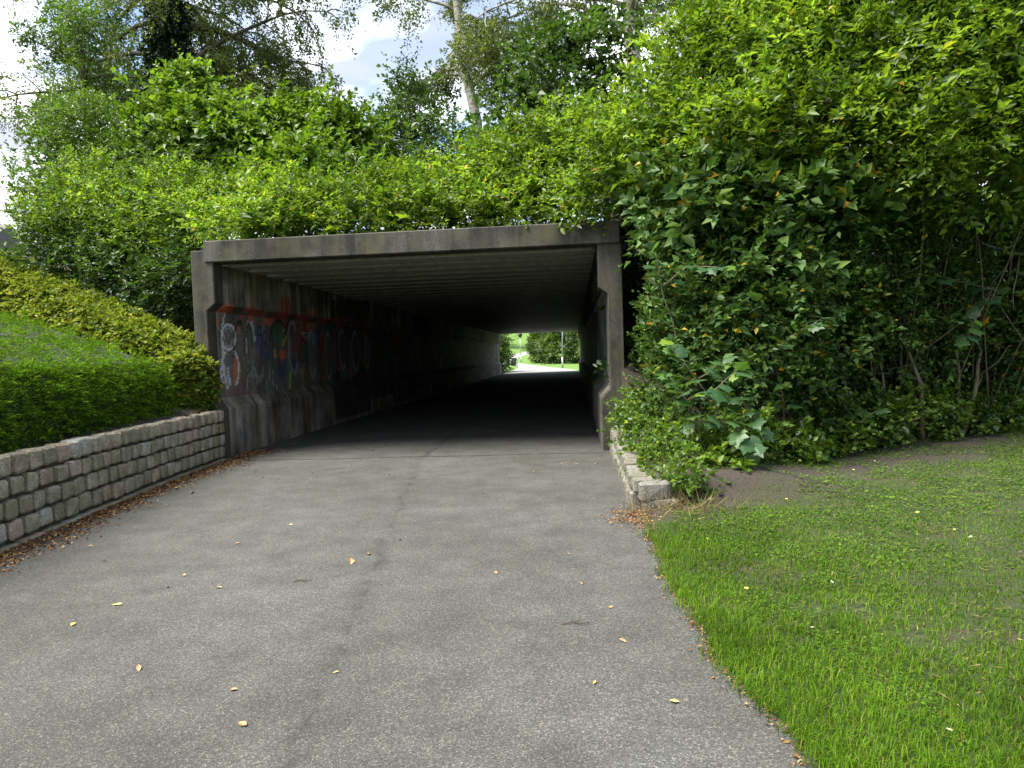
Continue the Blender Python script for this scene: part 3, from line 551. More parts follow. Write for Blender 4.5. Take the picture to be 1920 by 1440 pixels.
# ------------------------------------------------------------------ sett walls
def sett_mesh(i):
    r = random.Random(100+i); bm = bmesh.new(); bmesh.ops.create_cube(bm, size=1)
    for v in bm.verts: v.co += Vector([r.uniform(-.045, .045), 0, r.uniform(-.045, .045)])
    bmesh.ops.bevel(bm, geom=bm.edges[:], offset=0.12, segments=1, affect='EDGES')
    for v in bm.verts: v.co += Vector([r.uniform(-.018, .018), r.uniform(-.05, .02) if v.co.y < 0 else 0, r.uniform(-.018, .018)])
    ff = [f for f in bm.faces if f.normal.y < -0.9]
    if ff:
        rr_ = bmesh.ops.poke(bm, faces=ff[:1]);
        for v in rr_['verts']: v.co.y -= r.uniform(0.0, .08)
    me = bpy.data.meshes.new('sett'); bm.to_mesh(me); bm.free(); me.materials.append(M['sett']); return me
setts = [sett_mesh(i) for i in range(9)]
wl = empty('sett_wall', (float(wall_x(8.4)), 8.4, 0)); tag(wl, 'low retaining wall of square granite setts in four courses below the clipped hedge', 'wall')
# mortar core follows the curve
ysw = np.linspace(2.0, 11.07, 40); V = []; F = []
for Y in ysw:
    x = float(wall_x(Y))
    V += [(x-0.034, Y, -0.15), (x-0.042, Y, 0.765), (x-0.26, Y, 0.775), (x-0.26, Y, -0.15)]
for j in range(len(ysw)-1):
    for i in range(4): F.append((4*j+i, 4*j+(i+1) % 4, 4*j+4+(i+1) % 4, 4*j+4+i))
F += [(0, 1, 2, 3), (159, 158, 157, 156)]
link('mortar', mesh_from('mortar', V, F), M['mortar'], wl)
for row in range(4):
    z0 = 0.055+row*0.188; y = 11.03
    while y > 3.2:
        wlen = random.uniform(0.185, 0.25)
        if random.random() < .12: wlen *= 1.15
        ym = y-wlen/2; x = float(wall_x(ym)); sl_ = (float(wall_x(ym+.1))-float(wall_x(ym-.1)))/.2
        hh = 0.164*random.uniform(.94, 1.06)+(0.022 if row == 3 else 0)
        o = link('sett', random.choice(setts), None, wl, (x-0.060+random.uniform(-.012, .012), ym, z0+0.092+(0.012 if row == 3 else 0)+random.uniform(-.006, .006)), (random.gauss(0, .02), random.gauss(0, .025), pi/2-math.atan(sl_)+random.gauss(0, .03)))
        o.scale = (wlen-0.05, 0.17, hh)
        y -= wlen
y = 11.0
while y > 3.2:          # low footing stones, almost buried
    wlen = random.uniform(.28, .5); ym = y-wlen/2; x = float(wall_x(ym)); sl_ = (float(wall_x(ym+.1))-float(wall_x(ym-.1)))/.2
    o = link('footing_stone', setts[random.randrange(9)], None, wl, (x+0.01, ym, 0.008), (0, 0, pi/2-math.atan(sl_))); o.scale = (wlen-.02, 0.10, 0.045); y -= wlen
m, t, b = mat('mossy_granite'); f = noise(t, 50, 5, rough=.7); a2 = noise(t, 5, 5)
c1 = ramp(t, [(0.32, (0.05, 0.046, 0.038)), (0.5, (0.14, 0.13, 0.11)), (0.68, (0.24, 0.23, 0.2))], f.outputs['Fac'])
lk(t, mixc(t, ramp(t, [(0.45, (0, 0, 0)), (0.65, (.6, .6, .6))], a2.outputs['Fac']).outputs[0], c1.outputs[0], (0.07, 0.075, 0.025)), b.inputs['Base Color']); b.inputs['Roughness'].default_value = .85; bump(t, b, f.outputs['Fac'], .6, .01)
setts_old = setts; setts = []
for s_ in setts_old: c_ = s_.copy(); c_.materials.clear(); c_.materials.append(m); setts.append(c_)
wr = empty('sett_wall', (0.62, 9.0, 0)); tag(wr, 'short low granite sett edging with two uneven courses holding the weedy bed beside the portal', 'wall')
V = []; F = []
for Y, h in ((6.98, .25), (9, .30), (11.06, .36)): V += [(0.60, Y, -.15), (0.60, Y, h), (0.84, Y, h), (0.84, Y, -.15)]
for j in range(2):
    for i in range(4): F.append((4*j+i, 4*j+(i+1) % 4, 4*j+4+(i+1) % 4, 4*j+4+i))
F += [(3, 2, 1, 0), (8, 9, 10, 11)]
link('mortar', mesh_from('mortar', V, F), M['mortar'], wr)
for row in range(2):
    y = 6.97+(0.10 if row == 0 else 0)
    while y < 10.95:
        wlen = random.uniform(.15, .24); ym = y+wlen/2; f_ = (ym-6.97)/4.1; ztop = 0.28+0.1*f_
        z0, z1 = (-.03, ztop*.48) if row == 0 else (ztop*.5, ztop+random.uniform(-.01, .025))
        o = link('sett', random.choice(setts), None, wr, (0.645+random.uniform(-.02, .012)+(-.025 if row == 0 else 0), ym, (z0+z1)/2), (random.gauss(0, .03), random.gauss(0, .03), -pi/2+random.gauss(0, .05)))
        o.scale = (wlen-.018, 0.20, (z1-z0)*.98); y += wlen
o = link('corner_stone', setts[3], None, wr, (0.74, 6.99, 0.175), (0.03, -.05, 0.08)); o.scale = (.30, .20, .19)
o = link('corner_stone', setts[5], None, wr, (0.80, 6.99, 0.045), (0, .02, -0.05)); o.scale = (.38, .21, .11)

# ------------------------------------------------------------------ clipped hedges on the left
def hedge_surface(fn, nu, nv):      # fn(u,v) -> position; returns random points with normals
    u = rng.random(nu*nv); v = rng.random(nu*nv); e_ = 1e-3
    P = fn(u, v); T1 = fn(u+e_, v)-P; T2 = fn(u, v+e_)-P
    return P, nrm(np.cross(T1, T2))
def yew_bottom_x(Y): return wall_x(Y)-0.30
def yew_front(u, v):     # u along Y, v up
    Y = 3.0+u*7.0; z0 = 0.80; z1 = 1.60+0.02*Y*0.2
    bulge = 0.10*np.sin(v*pi)+0.05*(vnoise(Y, v*2, 2.2)-.5)
    return np.stack([yew_bottom_x(Y)+bulge-0.12*v, Y, z0+(z1-z0)*v], -1)
def yew_top(u, v):       # v away from the path
    Y = 3.0+u*7.0+v*0.9; X = yew_bottom_x(3.0+u*7.0)-0.12-v*3.5
    return np.stack([X, Y, 1.62+0.95*v+0.10*np.sin(v*2.5)+0.07*(vnoise(X, Y, 1.7)-.5)-0.06*(v < .04)], -1)
def yew_end(u, v):       # far end facing the portal
    Xf = yew_bottom_x(10.0)-0.12*v-u*3.5
    return np.stack([Xf, 10.0+u*0.9+0.04*np.sin(v*3), 0.80+0.27*np.clip(u*3.5-.3, 0, 9)*.9+(0.82+0.02*u)*v], -1)
yew = empty('yew_hedge', (-5.6, 7, 0.75)); tag(yew, 'dark green clipped yew hedge with broad sunlit sloping top behind the sett wall', 'hedge')
VV, FF = [], []; off = 0
for fn, cnt in ((yew_front, 4800), (yew_top, 5600), (yew_end, 600)):
    P, n_ = hedge_surface(fn, cnt, 1)
    flip = np.where((n_[:, 2:3] if fn is yew_top else (n_[:, 0:1] if fn is yew_front else n_[:, 1:2])) < 0, -1, 1); n_ = n_*flip
    D = n_*0.55+rng.normal(0, .45, P.shape)+np.array([0.0, -0.1, 0.30 if fn is not yew_top else 0.0])
    if fn is yew_top: D = n_*.3+rng.normal(0, .5, P.shape)*[1, 1, .4]
    V, F = sprigs(P-n_*(0.04+.12*rng.random((len(P), 1))), D, 10, 0.15, 0.045, 0.24, upn=0.9, spread=1.0, jit=.18)
    VV.append(V); FF.append(F+off); off += len(V)
link('foliage', tris_mesh('foliage', np.vstack(VV), np.vstack(FF)), M['leaf_yew'], yew)
M['hedge_core'] = plain('hedge_dark_backing', (0.02, 0.026, 0.012), 1.0)  # solid dark sheets added behind the sprigs to block holes
def sheet(fn, nu, nv, inset):
    u, v = np.meshgrid(np.linspace(0, 1, nu), np.linspace(0, 1, nv)); P = fn(u.ravel(), v.ravel())+np.array(inset)
    return P, [(j*nu+i, j*nu+i+1, (j+1)*nu+i+1, (j+1)*nu+i) for j in range(nv-1) for i in range(nu-1)]
a = Acc(); a.add(*sheet(yew_front, 30, 8, (-.09, 0, -.03))); a.add(*sheet(yew_top, 30, 16, (-.02, 0, -.1))); a.add(*sheet(yew_end, 12, 8, (0, -.09, -.03))); a.build('dark_backing', M['hedge_core'], yew)

hb = empty('beech_hedge', (-6.4, 10.7, 0.8)); tag(hb, 'clipped beech hedge with yellowish top climbing the bank from the portal post', 'hedge')
HA, HB = np.array([-6.02, 10.62]), np.array([-11.6, 13.4]); hd = (HB-HA)/np.linalg.norm(HB-HA); hn = np.array([-hd[1], hd[0]])*-1    # hn points to hill side or path
if hn[1] > 0: hn = -hn
def hb_top(u): return 1.86+0.335*np.clip(u*6.6-0.1, 0, 9)-0.22*sstep(0.10, 0.0, u)
def hb_bot(u): return 0.80+0.30*np.clip(u*6.6-0.3, 0, 9)
def hb_front(u, v):
    c = HA+np.outer(u*6.6, hd)+np.outer(0.40+0.07*np.sin(v*pi)+.05*(vnoise(u*6, v*2, 2)-.5)-0.06*v, hn); return np.stack([c[:, 0], c[:, 1], hb_bot(u)+(hb_top(u)-hb_bot(u))*v], -1)
def hb_back(u, v):
    c = HA+np.outer(u*6.6, hd)-np.outer(0.42+0*v, hn); return np.stack([c[:, 0], c[:, 1], hb_bot(u)+(hb_top(u)-hb_bot(u))*v], -1)
def hb_tp(u, v):
    c = HA+np.outer(u*6.6, hd)+np.outer(0.36-v*0.8, hn); return np.stack([c[:, 0], c[:, 1], hb_top(u)+0.05*np.sin(v*pi)+.06*(vnoise(u*9, v, 2)-.5)], -1)
def hb_end(u, v):
    c = HA-np.outer(0.03+0*u, hd)+np.outer(0.38-u*0.76, hn); z1 = float(hb_top(np.array([0.0]))[0]); return np.stack([c[:, 0]+.05*np.sin(v*3), c[:, 1], 0.80+(z1-0.80)*v], -1)
VV, FF = [], []; off = 0
for fn, cnt, nd in ((hb_front, 2200, (*hn, .1)), (hb_tp, 2000, (0, 0, 1)), (hb_end, 600, (-hd[0], -hd[1], .1)), (hb_back, 500, (-hn[0], -hn[1], .1))):
    u, v = rng.random(cnt), rng.random(cnt); P = fn(u, v); n_ = np.array(nd)
    D = n_*0.6+rng.normal(0, .45, P.shape)+np.array([0, 0, .2]); V, F = sprigs(P-n_*0.06, D, 7, 0.16, 0.075, 0.62, upn=.7, spread=.8)
    VV.append(V); FF.append(F+off); off += len(V)
link('foliage', tris_mesh('foliage', np.vstack(VV), np.vstack(FF)), M['leaf_beech'], hb)
a = Acc(); a.add(*sheet(hb_front, 16, 5, (-hn[0]*.1, -hn[1]*.1, -.04))); a.add(*sheet(hb_tp, 16, 4, (0, 0, -.1))); a.add(*sheet(hb_end, 5, 5, (hd[0]*.1, hd[1]*.1, -.04))); a.build('dark_backing', M['hedge_core'], hb)

# ------------------------------------------------------------------ shrubs
YG, MD, SH, DK, HZ = 'leaf_yellowgreen', 'leaf_mid', 'leaf_shade', 'leaf_dark', 'leaf_hazel'
gR = lambda x, y: float(h_right(x, y)); gL = lambda x, y: float(h_left(x, y)); gT = lambda x, y: float(h_top(x, y))
# over the lintel
for i, (lob, n, lab) in enumerate([
    ([L(430, 425, 11.75, .5, .35), L(510, 415, 11.9, .55, .4), L(520, 390, 12.6, .75, .6), L(600, 400, 12.2, .6, .5), L(600, 380, 13.2, .7, .5)], 1600, 'low yellow-green shrub spilling to the edge of the lintel by its stepped end'),
    ([L(690, 412, 11.9, .55, .4), L(690, 385, 12.6, .7, .6), L(780, 405, 12.0, .6, .45), L(790, 370, 12.9, .8, .6), L(730, 370, 13.4, .7, .5)], 1600, 'low yellow-green shrub over the middle of the lintel below the pear-leaved tree'),
    ([L(860, 400, 11.9, .6, .45), L(880, 370, 12.6, .75, .6), L(960, 395, 11.9, .6, .45), L(960, 350, 12.6, .8, .6), L(930, 320, 13.4, .8, .7)], 1800, 'low yellow-green shrub on the lintel in front of the slim birch trunk'),
    ([L(1040, 385, 11.9, .5, .4), L(1040, 330, 12.4, .75, .7), L(1100, 385, 11.45, .55, .45), L(1030, 280, 13, .8, .7), L(1110, 290, 12.6, .9, .8)], 2100, 'yellow-green shrub with bare twigs drooping over the lintel beside the tall bush')]):
    shrub('lintel_shrub', lob, n, .085, .5, YG, lab, gT, 'shrubs along the top of the portal', slen=.3, stems=10, stem_r=.012, low=.8, inner=.4, mix=(MD, .25))
# the tall mass on the right
shrub('tall_bush', [L(1190, 325, 11.1, .75, .65), L(1265, 280, 10.9, 1.05, .95), L(1370, 165, 11.2, 1.15, 1.05), L(1370, 300, 10.3, 1.0, .9), L(1450, 120, 11.0, 1.4, 1.3), L(1520, 250, 10.2, 1.1, .9), L(1430, 20, 11.8, 1.2, 1.1), L(1530, -30, 11.6, 1.5, 1.4)], 7000, .094, .5, YG,
      'tall yellow-green bush overhanging the portal corner with arching twigs', gR, 'bushes on the bank beside the portal', stems=18, inner=.5, low=.3, slen=.4, set_back=1.0, stem_r=.016, mix=(MD, .16))
shrub('tall_bush', [L(1650, 100, 10.6, 1.4, 1.3), L(1640, 290, 9.9, 1.0, .75), L(1760, 180, 10.1, 1.4, 1.2), L(1880, 120, 9.9, 1.5, 1.4), L(1780, 320, 9.6, .95, .65), L(1920, 280, 9.4, 1.1, .9), L(2040, 200, 9.6, 1.4, 1.3), L(1730, -40, 10.8, 1.6, 1.4), L(1930, -60, 10.2, 1.6, 1.4)], 7400, .094, .5, YG,
      'tall yellow-green bush arching above the dark hollow and bare stems on the bank', gR, 'bushes on the bank beside the portal', stems=18, inner=.5, low=.3, slen=.4, set_back=1.0, stem_r=.016, mix=(MD, .16))
shrub('broad_leaved_bush', [L(1290, 440, 10.0, .45, .35), L(1310, 390, 9.7, .7, .5), L(1440, 400, 9.6, .7, .45), L(1560, 400, 9.6, .5, .4)], 620, .15, .62, SH,
      'broad-leaved dark bush between the sunlit canopy and the dull bush', gR, 'bushes on the bank beside the portal', stems=5, inner=.3, low=.8, slen=.45, set_back=1)
shrub('dull_bush', [L(1315, 480, 9.9, .5, .6), L(1340, 600, 9.3, .75, .8), L(1430, 520, 9.6, .8, .8), L(1300, 700, 9.0, .55, .6), L(1420, 700, 9.2, .7, .65), L(1520, 600, 9.8, .75, .8), L(1390, 410, 10.4, .8, .6), L(1275, 600, 9.4, .35, .9)], 3000, .09, .55, SH,
      'dull green small-leaved bush standing at the end of the low sett edging', gR, 'bushes on the bank beside the portal', stems=9, inner=.35, low=.6, slen=.32)
shrub('dull_bush', [L(1620, 580, 10.4, .7, .7), L(1720, 620, 10.7, .7, .7), L(1660, 450, 10.6, .8, .6), L(1780, 560, 10.8, .6, .7), L(1560, 480, 10.4, .6, .7)], 1500, .072, .52, SH,
      'sparse dull green bush on pale crooked stems in the dark hollow', gR, 'bushes on the bank beside the portal', stems=6, inner=.15, low=.8, stem_r=.026, slen=.34)
shrub('dull_bush', [L(1880, 560, 11.2, .9, 1.0), L(1980, 600, 11.2, .9, 1.0), L(1850, 700, 11.4, .8, .5), L(1960, 450, 11.3, 1, .9)], 1500, .085, .55, SH,
      'broad dark bush with large drooping leaves deep in the hollow', gR, 'bushes on the bank beside the portal', stems=5, inner=.15, low=.8, stem_r=.025, slen=.34)
shrub('shade_bush', [L(1350, 480, 12.6, 1.6, 1.5), L(1600, 520, 13.0, 1.8, 1.6), L(1850, 540, 13.4, 1.9, 1.7), L(1300, 600, 12.4, .8, 1.3), L(1400, 330, 13.4, 1.7, 1.3), L(1640, 330, 13.6, 1.8, 1.4), L(1880, 360, 13.8, 1.9, 1.4), L(2080, 420, 13.8, 1.9, 2.0), L(1240, 300, 13.6, 1.2, 1.0), L(1550, 690, 11.6, 1.0, .7), L(1720, 690, 12.0, 1.1, .8), L(1900, 680, 12.4, 1.2, .9), L(1205, 690, 11.6, .35, .5), L(1215, 560, 11.9, .4, .6)], 8700, .11, .6, DK,  # last lobes: dark leaves added over the shadowed gap beside the post
      'dark evergreen bush filling the shade behind the bare stems', gR, 'bushes on the bank beside the portal', stems=5, inner=.4, low=.8, slen=.4)
# left of the portal
for (lob, n, leaf, asp, mt, lab) in [
    ([L(150, 430, 13.6, .9, .7), L(230, 395, 14, .9, .7), L(125, 415, 14.2, .85, .7), L(180, 350, 14.4, .8, .6), L(230, 470, 13.6, .9, .7)], 4600, .055, .5, YG, 'rounded yellow-green shrub with dark twigs above the beech hedge'),
    ([L(300, 430, 13.4, .8, .8), L(330, 370, 13.8, .8, .6), L(360, 420, 13.0, .6, .5)], 2600, .055, .5, YG, 'yellow-green shrub touching the stepped post of the portal'),
    ([L(300, 560, 12.6, .6, .7), L(220, 520, 13, .7, .7), L(340, 520, 12.4, .4, .7), L(120, 490, 13.2, .8, .7)], 2600, .055, .52, DK, 'dark shrub in shade between the beech hedge and the portal post'),
    ([L(310, 300, 16, 1.0, .8), L(400, 320, 15.6, .9, .7), L(450, 370, 15, .9, .6)], 2200, .06, .5, MD, 'mid green shrub on the embankment below the ivy-clad trunk'),
    ([L(140, 260, 17, 1.0, .9), L(180, 260, 16.5, 1.1, .9), L(130, 360, 17, 1.2, 1.2), L(240, 330, 16.5, 1.2, 1.0), L(340, 360, 17, 1.2, 1.0)], 4200, .06, .5, MD, 'mid green shrub rising beyond the rounded yellow-green shrub')]:
    shrub('bank_shrub', lob, int(n*.7), leaf*1.4, asp, mt, lab, gL, 'shrubs on the bank beyond the hedges', stems=11, stem_r=.014, low=.8, inner=.4, slen=.32, mix=(MD, .4) if mt == YG else None)
# middle row
shrub('hazel', [L(350, 190, 16, .55, .7), L(400, 240, 15.8, .8, .6), L(300, 240, 16.2, .6, .5), L(450, 270, 15.6, .7, .6)], 1500, .115, .68, HZ, 'bright hazel with a tall pointed shoot in front of the ivy-clad trunk', gT, 'hazels on the embankment', slen=.4, K=8, stems=6, low=.8, cat='tree')
shrub('hazel', [L(560, 250, 15.6, .8, .7), L(640, 270, 15.6, .8, .7), L(600, 320, 15, .9, .6)], 1600, .11, .68, HZ, 'bright hazel with broad leaves under the drooping birch twigs', gT, 'hazels on the embankment', slen=.4, K=8, stems=7, cat='tree')
shrub('hazel', [L(560, 330, 14, .6, .55), L(510, 350, 14, .5, .45)], 750, .11, .68, HZ, 'small hazel with hanging leaves just above the lintel shrubs', gT, 'hazels on the embankment', slen=.36, K=8, stems=5, cat='tree')
shrub('pear_leaved_tree', [L(770, 200, 17.2, .55, .9), L(740, 260, 17, .7, .6), L(820, 270, 17, .7, .6), L(700, 320, 16.8, .9, .7), L(800, 340, 16.5, 1.1, .7), L(880, 340, 16.5, .9, .7), L(620, 350, 16.5, 1.0, .7), L(500, 330, 16.8, 1.1, .8)], 2600, .095, .6, DK, 'dark thin-crowned pear-leaved tree standing against the pale sky gap', gT, slen=.42, K=8, stems=10, inner=.2, cat='tree')
shrub('maple', [L(1030, 130, 16.5, 1.0, .8), L(980, 220, 16.5, .9, .7), L(1080, 210, 16.2, 1.1, .9), L(1120, 100, 16.5, 1.1, .8), L(900, 300, 16.5, .7, .5), L(1000, 290, 16, .9, .6)], 1100, .125, .75, DK, 'dark broad-leaved maple between the two birch trunks', gT, slen=.42, K=8, stems=9, inner=.25, cat='tree')
# undergrowth along the foot of the bank
ug = [('bramble_patch', [L(1190, 790, 9.6, .30, .28), L(1240, 830, 8.6, .40, .30), L(1195, 770, 10.3, .3, .25), L(1290, 850, 8.1, .35, .28), L(1240, 760, 9.8, .4, .35), L(1262, 912, 7.15, .22, .14), L(1215, 870, 7.9, .2, .18)], 1000, .055, 'weedy bramble patch with reddish stalks spilling over the low sett edging'),
      ('bramble_patch', [L(1380, 840, 8.4, .45, .4), L(1460, 850, 8.8, .40, .3), L(1340, 880, 7.8, .35, .24), L(1300, 925, 7.2, .2, .1)], 800, .075, 'dark leafy undergrowth at the corner of the bed in front of the dull bush'),
      ('bramble_patch', [L(1560, 810, 9.6, .45, .32), L(1640, 790, 9.9, .5, .35), L(1520, 850, 9.2, .35, .22)], 700, .07, 'light green leafy undergrowth with a few yellow leaves at the lawn edge'),
      ('bramble_patch', [L(1740, 780, 10.4, .5, .35), L(1840, 780, 10.8, .55, .35), L(1930, 770, 11.2, .5, .35)], 700, .075, 'leafy undergrowth around the feet of the pale crooked stems')]
for nm, lob, n, leaf, lab in ug:
    shrub(nm, lob, n, leaf, .75, 'leaf_ground', lab, gR, 'undergrowth at the foot of the bank', K=6, slen=.18, stems=6, stem_r=.006, inner=.2, low=.9, cat='plant')

# crooked pale stems seen in the hollow
def crooked(name, pts_px, r0, label):
    pts = [aty(x, y, Y) for x, y, Y in pts_px]; pts[0] = np.array([pts[0][0], pts[0][1], gR(pts[0][0], pts[0][1])-.03]) if 'limb' not in label else pts[0]
    a = Acc(); fine = []
    for i in range(len(pts)-1):
        for u in np.linspace(0, 1, 4)[:-1]: fine.append(pts[i]+(pts[i+1]-pts[i])*u+rng.normal(0, .008, 3))
    fine.append(pts[-1]); a.tube(fine, [r0*(1-.75*i/len(fine)) for i in range(len(fine))], 7)
    for q in range(6):
        p0 = fine[random.randint(len(fine)//3, len(fine)-2)]; dv = np.array([random.gauss(0, .4), random.gauss(-.1, .2), random.uniform(.2, .7)])
        a.tube([p0, p0+dv*.5+rng.normal(0, .05, 3), p0+dv], [r0*.4, r0*.25, r0*.1], 5)
    o = a.build(name, M['stem']); tag(o, label, 'stem', 'bare stems in the hollow'); return o
crooked('shrub_stem', [(1730, 785, 10.3), (1725, 720, 10.3), (1700, 650, 10.4), (1690, 540, 10.6)], .04, 'pale forked stem leaning beside the undergrowth in the hollow')
crooked('shrub_stem', [(1800, 770, 10.5), (1830, 730, 10.5), (1838, 660, 10.6), (1800, 560, 10.7)], .04, 'crooked pale stem bending sharply near its foot in the hollow')
crooked('shrub_stem', [(1795, 760, 10.5), (1798, 700, 10.55), (1780, 600, 10.6), (1740, 480, 10.7)], .03, 'straight thin pale stem rising next to the sharply bent one')
crooked('shrub_stem', [(1425, 770, 9.6), (1400, 700, 9.5), (1350, 600, 9.5), (1300, 520, 9.6)], .03, 'slanting brown stem inside the dull bush by the sett edging')
crooked('shrub_stem', [(1920, 300, 9.5), (1830, 340, 9.5), (1740, 380, 9.7), (1690, 420, 10)], .035, 'long bare limb arching down out of the yellow-green canopy')

# ------------------------------------------------------------------ broad-leaved saplings: each big leaf is a part
def lobed_leaf(seed):
    r = random.Random(seed); n = 17; out_ = []
    half = [(0.0, 0.0), (0.16, -0.05), (0.33, 0.02), (0.47, 0.16), (0.36, 0.27), (0.54, 0.50), (0.36, 0.52), (0.30, 0.66), (0.14, 0.72), (0.0, 1.0)]
    V = []; mid = []
    def zc(x, y): return -0.22*abs(x)**1.3*0.9-0.25*y*y+0.02*r.uniform(-1, 1)+0.05
    ys_m = [0.0, 0.1, 0.2, 0.35, 0.45, 0.55, 0.65, 0.75, 0.85, 1.0]
    Lf = [V.append((-x*(1+r.uniform(-.08, .08)), y, zc(x, y))) or len(V)-1 for x, y in half]
    Md = [V.append((0, y, 0.05-0.25*y*y-.015)) or len(V)-1 for y in ys_m]
    Rf = [V.append((x*(1+r.uniform(-.08, .08)), y, zc(x, y))) or len(V)-1 for x, y in half]
    F = []
    for i in range(9): F += [(Md[i], Md[i+1], Lf[i+1], Lf[i]), (Md[i+1], Md[i], Rf[i], Rf[i+1])]
    me = mesh_from('leaf', V, F, False); me.materials.append(M['leaf_sapling']); return me
lobed = [lobed_leaf(i) for i in range(4)]
def sapling(name, twigs, label, size=.13, grp='broad-leaved saplings in front of the bushes'):
    b0 = aty(*twigs[0][0]); gz = gR(b0[0], b0[1]); o = empty(name, (b0[0], b0[1], gz)); tag(o, label, 'sapling', grp); a = Acc()
    for tw in twigs:
        pts = [aty(*p) for p in tw]
        if tw is twigs[0]: pts[0][2] = gz
        n = len(pts); fine = [pts[0]]
        for i in range(n-1):
            for u in (1/3, 2/3, 1): fine.append(pts[i]+(pts[i+1]-pts[i])*u+rng.normal(0, .01, 3))
        a.tube(fine, [.011*(1-.7*i/len(fine)) for i in range(len(fine))], 5)
        st = len(fine)//3 if tw is twigs[0] else 1
        for i in range(st, len(fine)):
            for sgn in (-1, 1, 0) if i == len(fine)-1 else (-1, 1):
                d = fine[i]-fine[i-1]; d = d/np.linalg.norm(d); sd = np.cross(d, [0, 0, 1]); sd /= np.linalg.norm(sd)+1e-6
                ld = d*.4+sd*sgn*.9+np.array([random.gauss(0, .2), -.35+random.gauss(0, .2), -.25+random.gauss(0, .2)]); ld /= np.linalg.norm(ld)
                nn = np.array([random.gauss(0, .3), -.45+random.gauss(0, .2), .8]); nn = nn-ld*(nn@ld); nn /= np.linalg.norm(nn)
                xx = np.cross(ld, nn); s_ = size*random.uniform(.7, 1.3)
                p = fine[i]+ld*.05; a.tube([fine[i], p], [.003, .002], 4)
                lf = bpy.data.objects.new('leaf', random.choice(lobed)); col.objects.link(lf); lf.parent = o
                lf.matrix_parent_inverse = Matrix.Translation(o.location).inverted()
                lf.matrix_basis = Matrix(((xx[0]*s_, ld[0]*s_, nn[0]*s_, p[0]), (xx[1]*s_, ld[1]*s_, nn[1]*s_, p[1]), (xx[2]*s_, ld[2]*s_, nn[2]*s_, p[2]), (0, 0, 0, 1)))
    a.build('stem', M['stem'], o); return o
sapling('sapling', [[(1300, 850, 8.6), (1290, 740, 8.6), (1270, 640, 8.7), (1235, 520, 8.8), (1230, 470, 8.8)], [(1240, 540, 8.8), (1290, 500, 8.6), (1350, 500, 8.5)]], 'broad-leaved sapling with bright top leaves leaning past the portal post', .15)
sapling('sapling', [[(1380, 860, 8.2), (1340, 760, 8.1), (1290, 690, 8.1), (1260, 650, 8.1)], [(1330, 740, 8.1), (1390, 750, 7.9), (1430, 800, 7.8)], [(1310, 710, 8.1), (1350, 680, 8.0)]], 'broad-leaved sapling with downy drooping leaves over the bed corner', .15)
sapling('sapling', [[(1500, 800, 9.6), (1420, 560, 9.4), (1330, 440, 9.4), (1200, 400, 9.8)], [(1350, 460, 9.4), (1430, 420, 9.2), (1500, 390, 9.2)], [(1260, 410, 9.6), (1190, 395, 10.2)]], 'tall sapling with dark broad leaves below the sunlit canopy', .15)
sapling('sapling', [[(1950, 800, 10.6), (1920, 640, 10.2), (1850, 540, 10.0), (1760, 520, 10.0)], [(1860, 540, 10.0), (1830, 600, 9.9), (1810, 640, 9.9)], [(1900, 580, 10), (1910, 480, 10), (1860, 460, 10)]], 'dark sapling with layered broad leaves reaching into the hollow', .17)
sapling('sapling', [[(1330, 880, 8.0), (1310, 800, 7.9), (1280, 740, 7.9), (1250, 700, 7.95)], [(1310, 790, 7.9), (1370, 790, 7.7), (1410, 830, 7.6)], [(1290, 750, 7.9), (1340, 730, 7.8), (1380, 700, 7.8)]], 'sapling with wide pleated leaves in front of the drooping one at the bed corner', .19)
sapling('sapling', [[(1480, 860, 8.9), (1470, 760, 8.7), (1440, 640, 8.7), (1400, 560, 8.7)], [(1450, 660, 8.7), (1500, 620, 8.6), (1540, 600, 8.6)]], 'upright sapling with broad leaves in front of the dull bush', .17)
sapling('sapling', [[(1600, 830, 9.5), (1600, 780, 9.4), (1570, 740, 9.4)], [(1600, 800, 9.4), (1640, 770, 9.3)]], 'young sapling with pale leaves growing out of the undergrowth', .13)
sapling('sapling', [[(1310, 330, 11.0), (1300, 280, 10.2), (1330, 215, 10.1)], [(1310, 290, 10.2), (1370, 280, 10.1)]], 'few large bright leaves poking out of the tall yellow-green bush', .15)

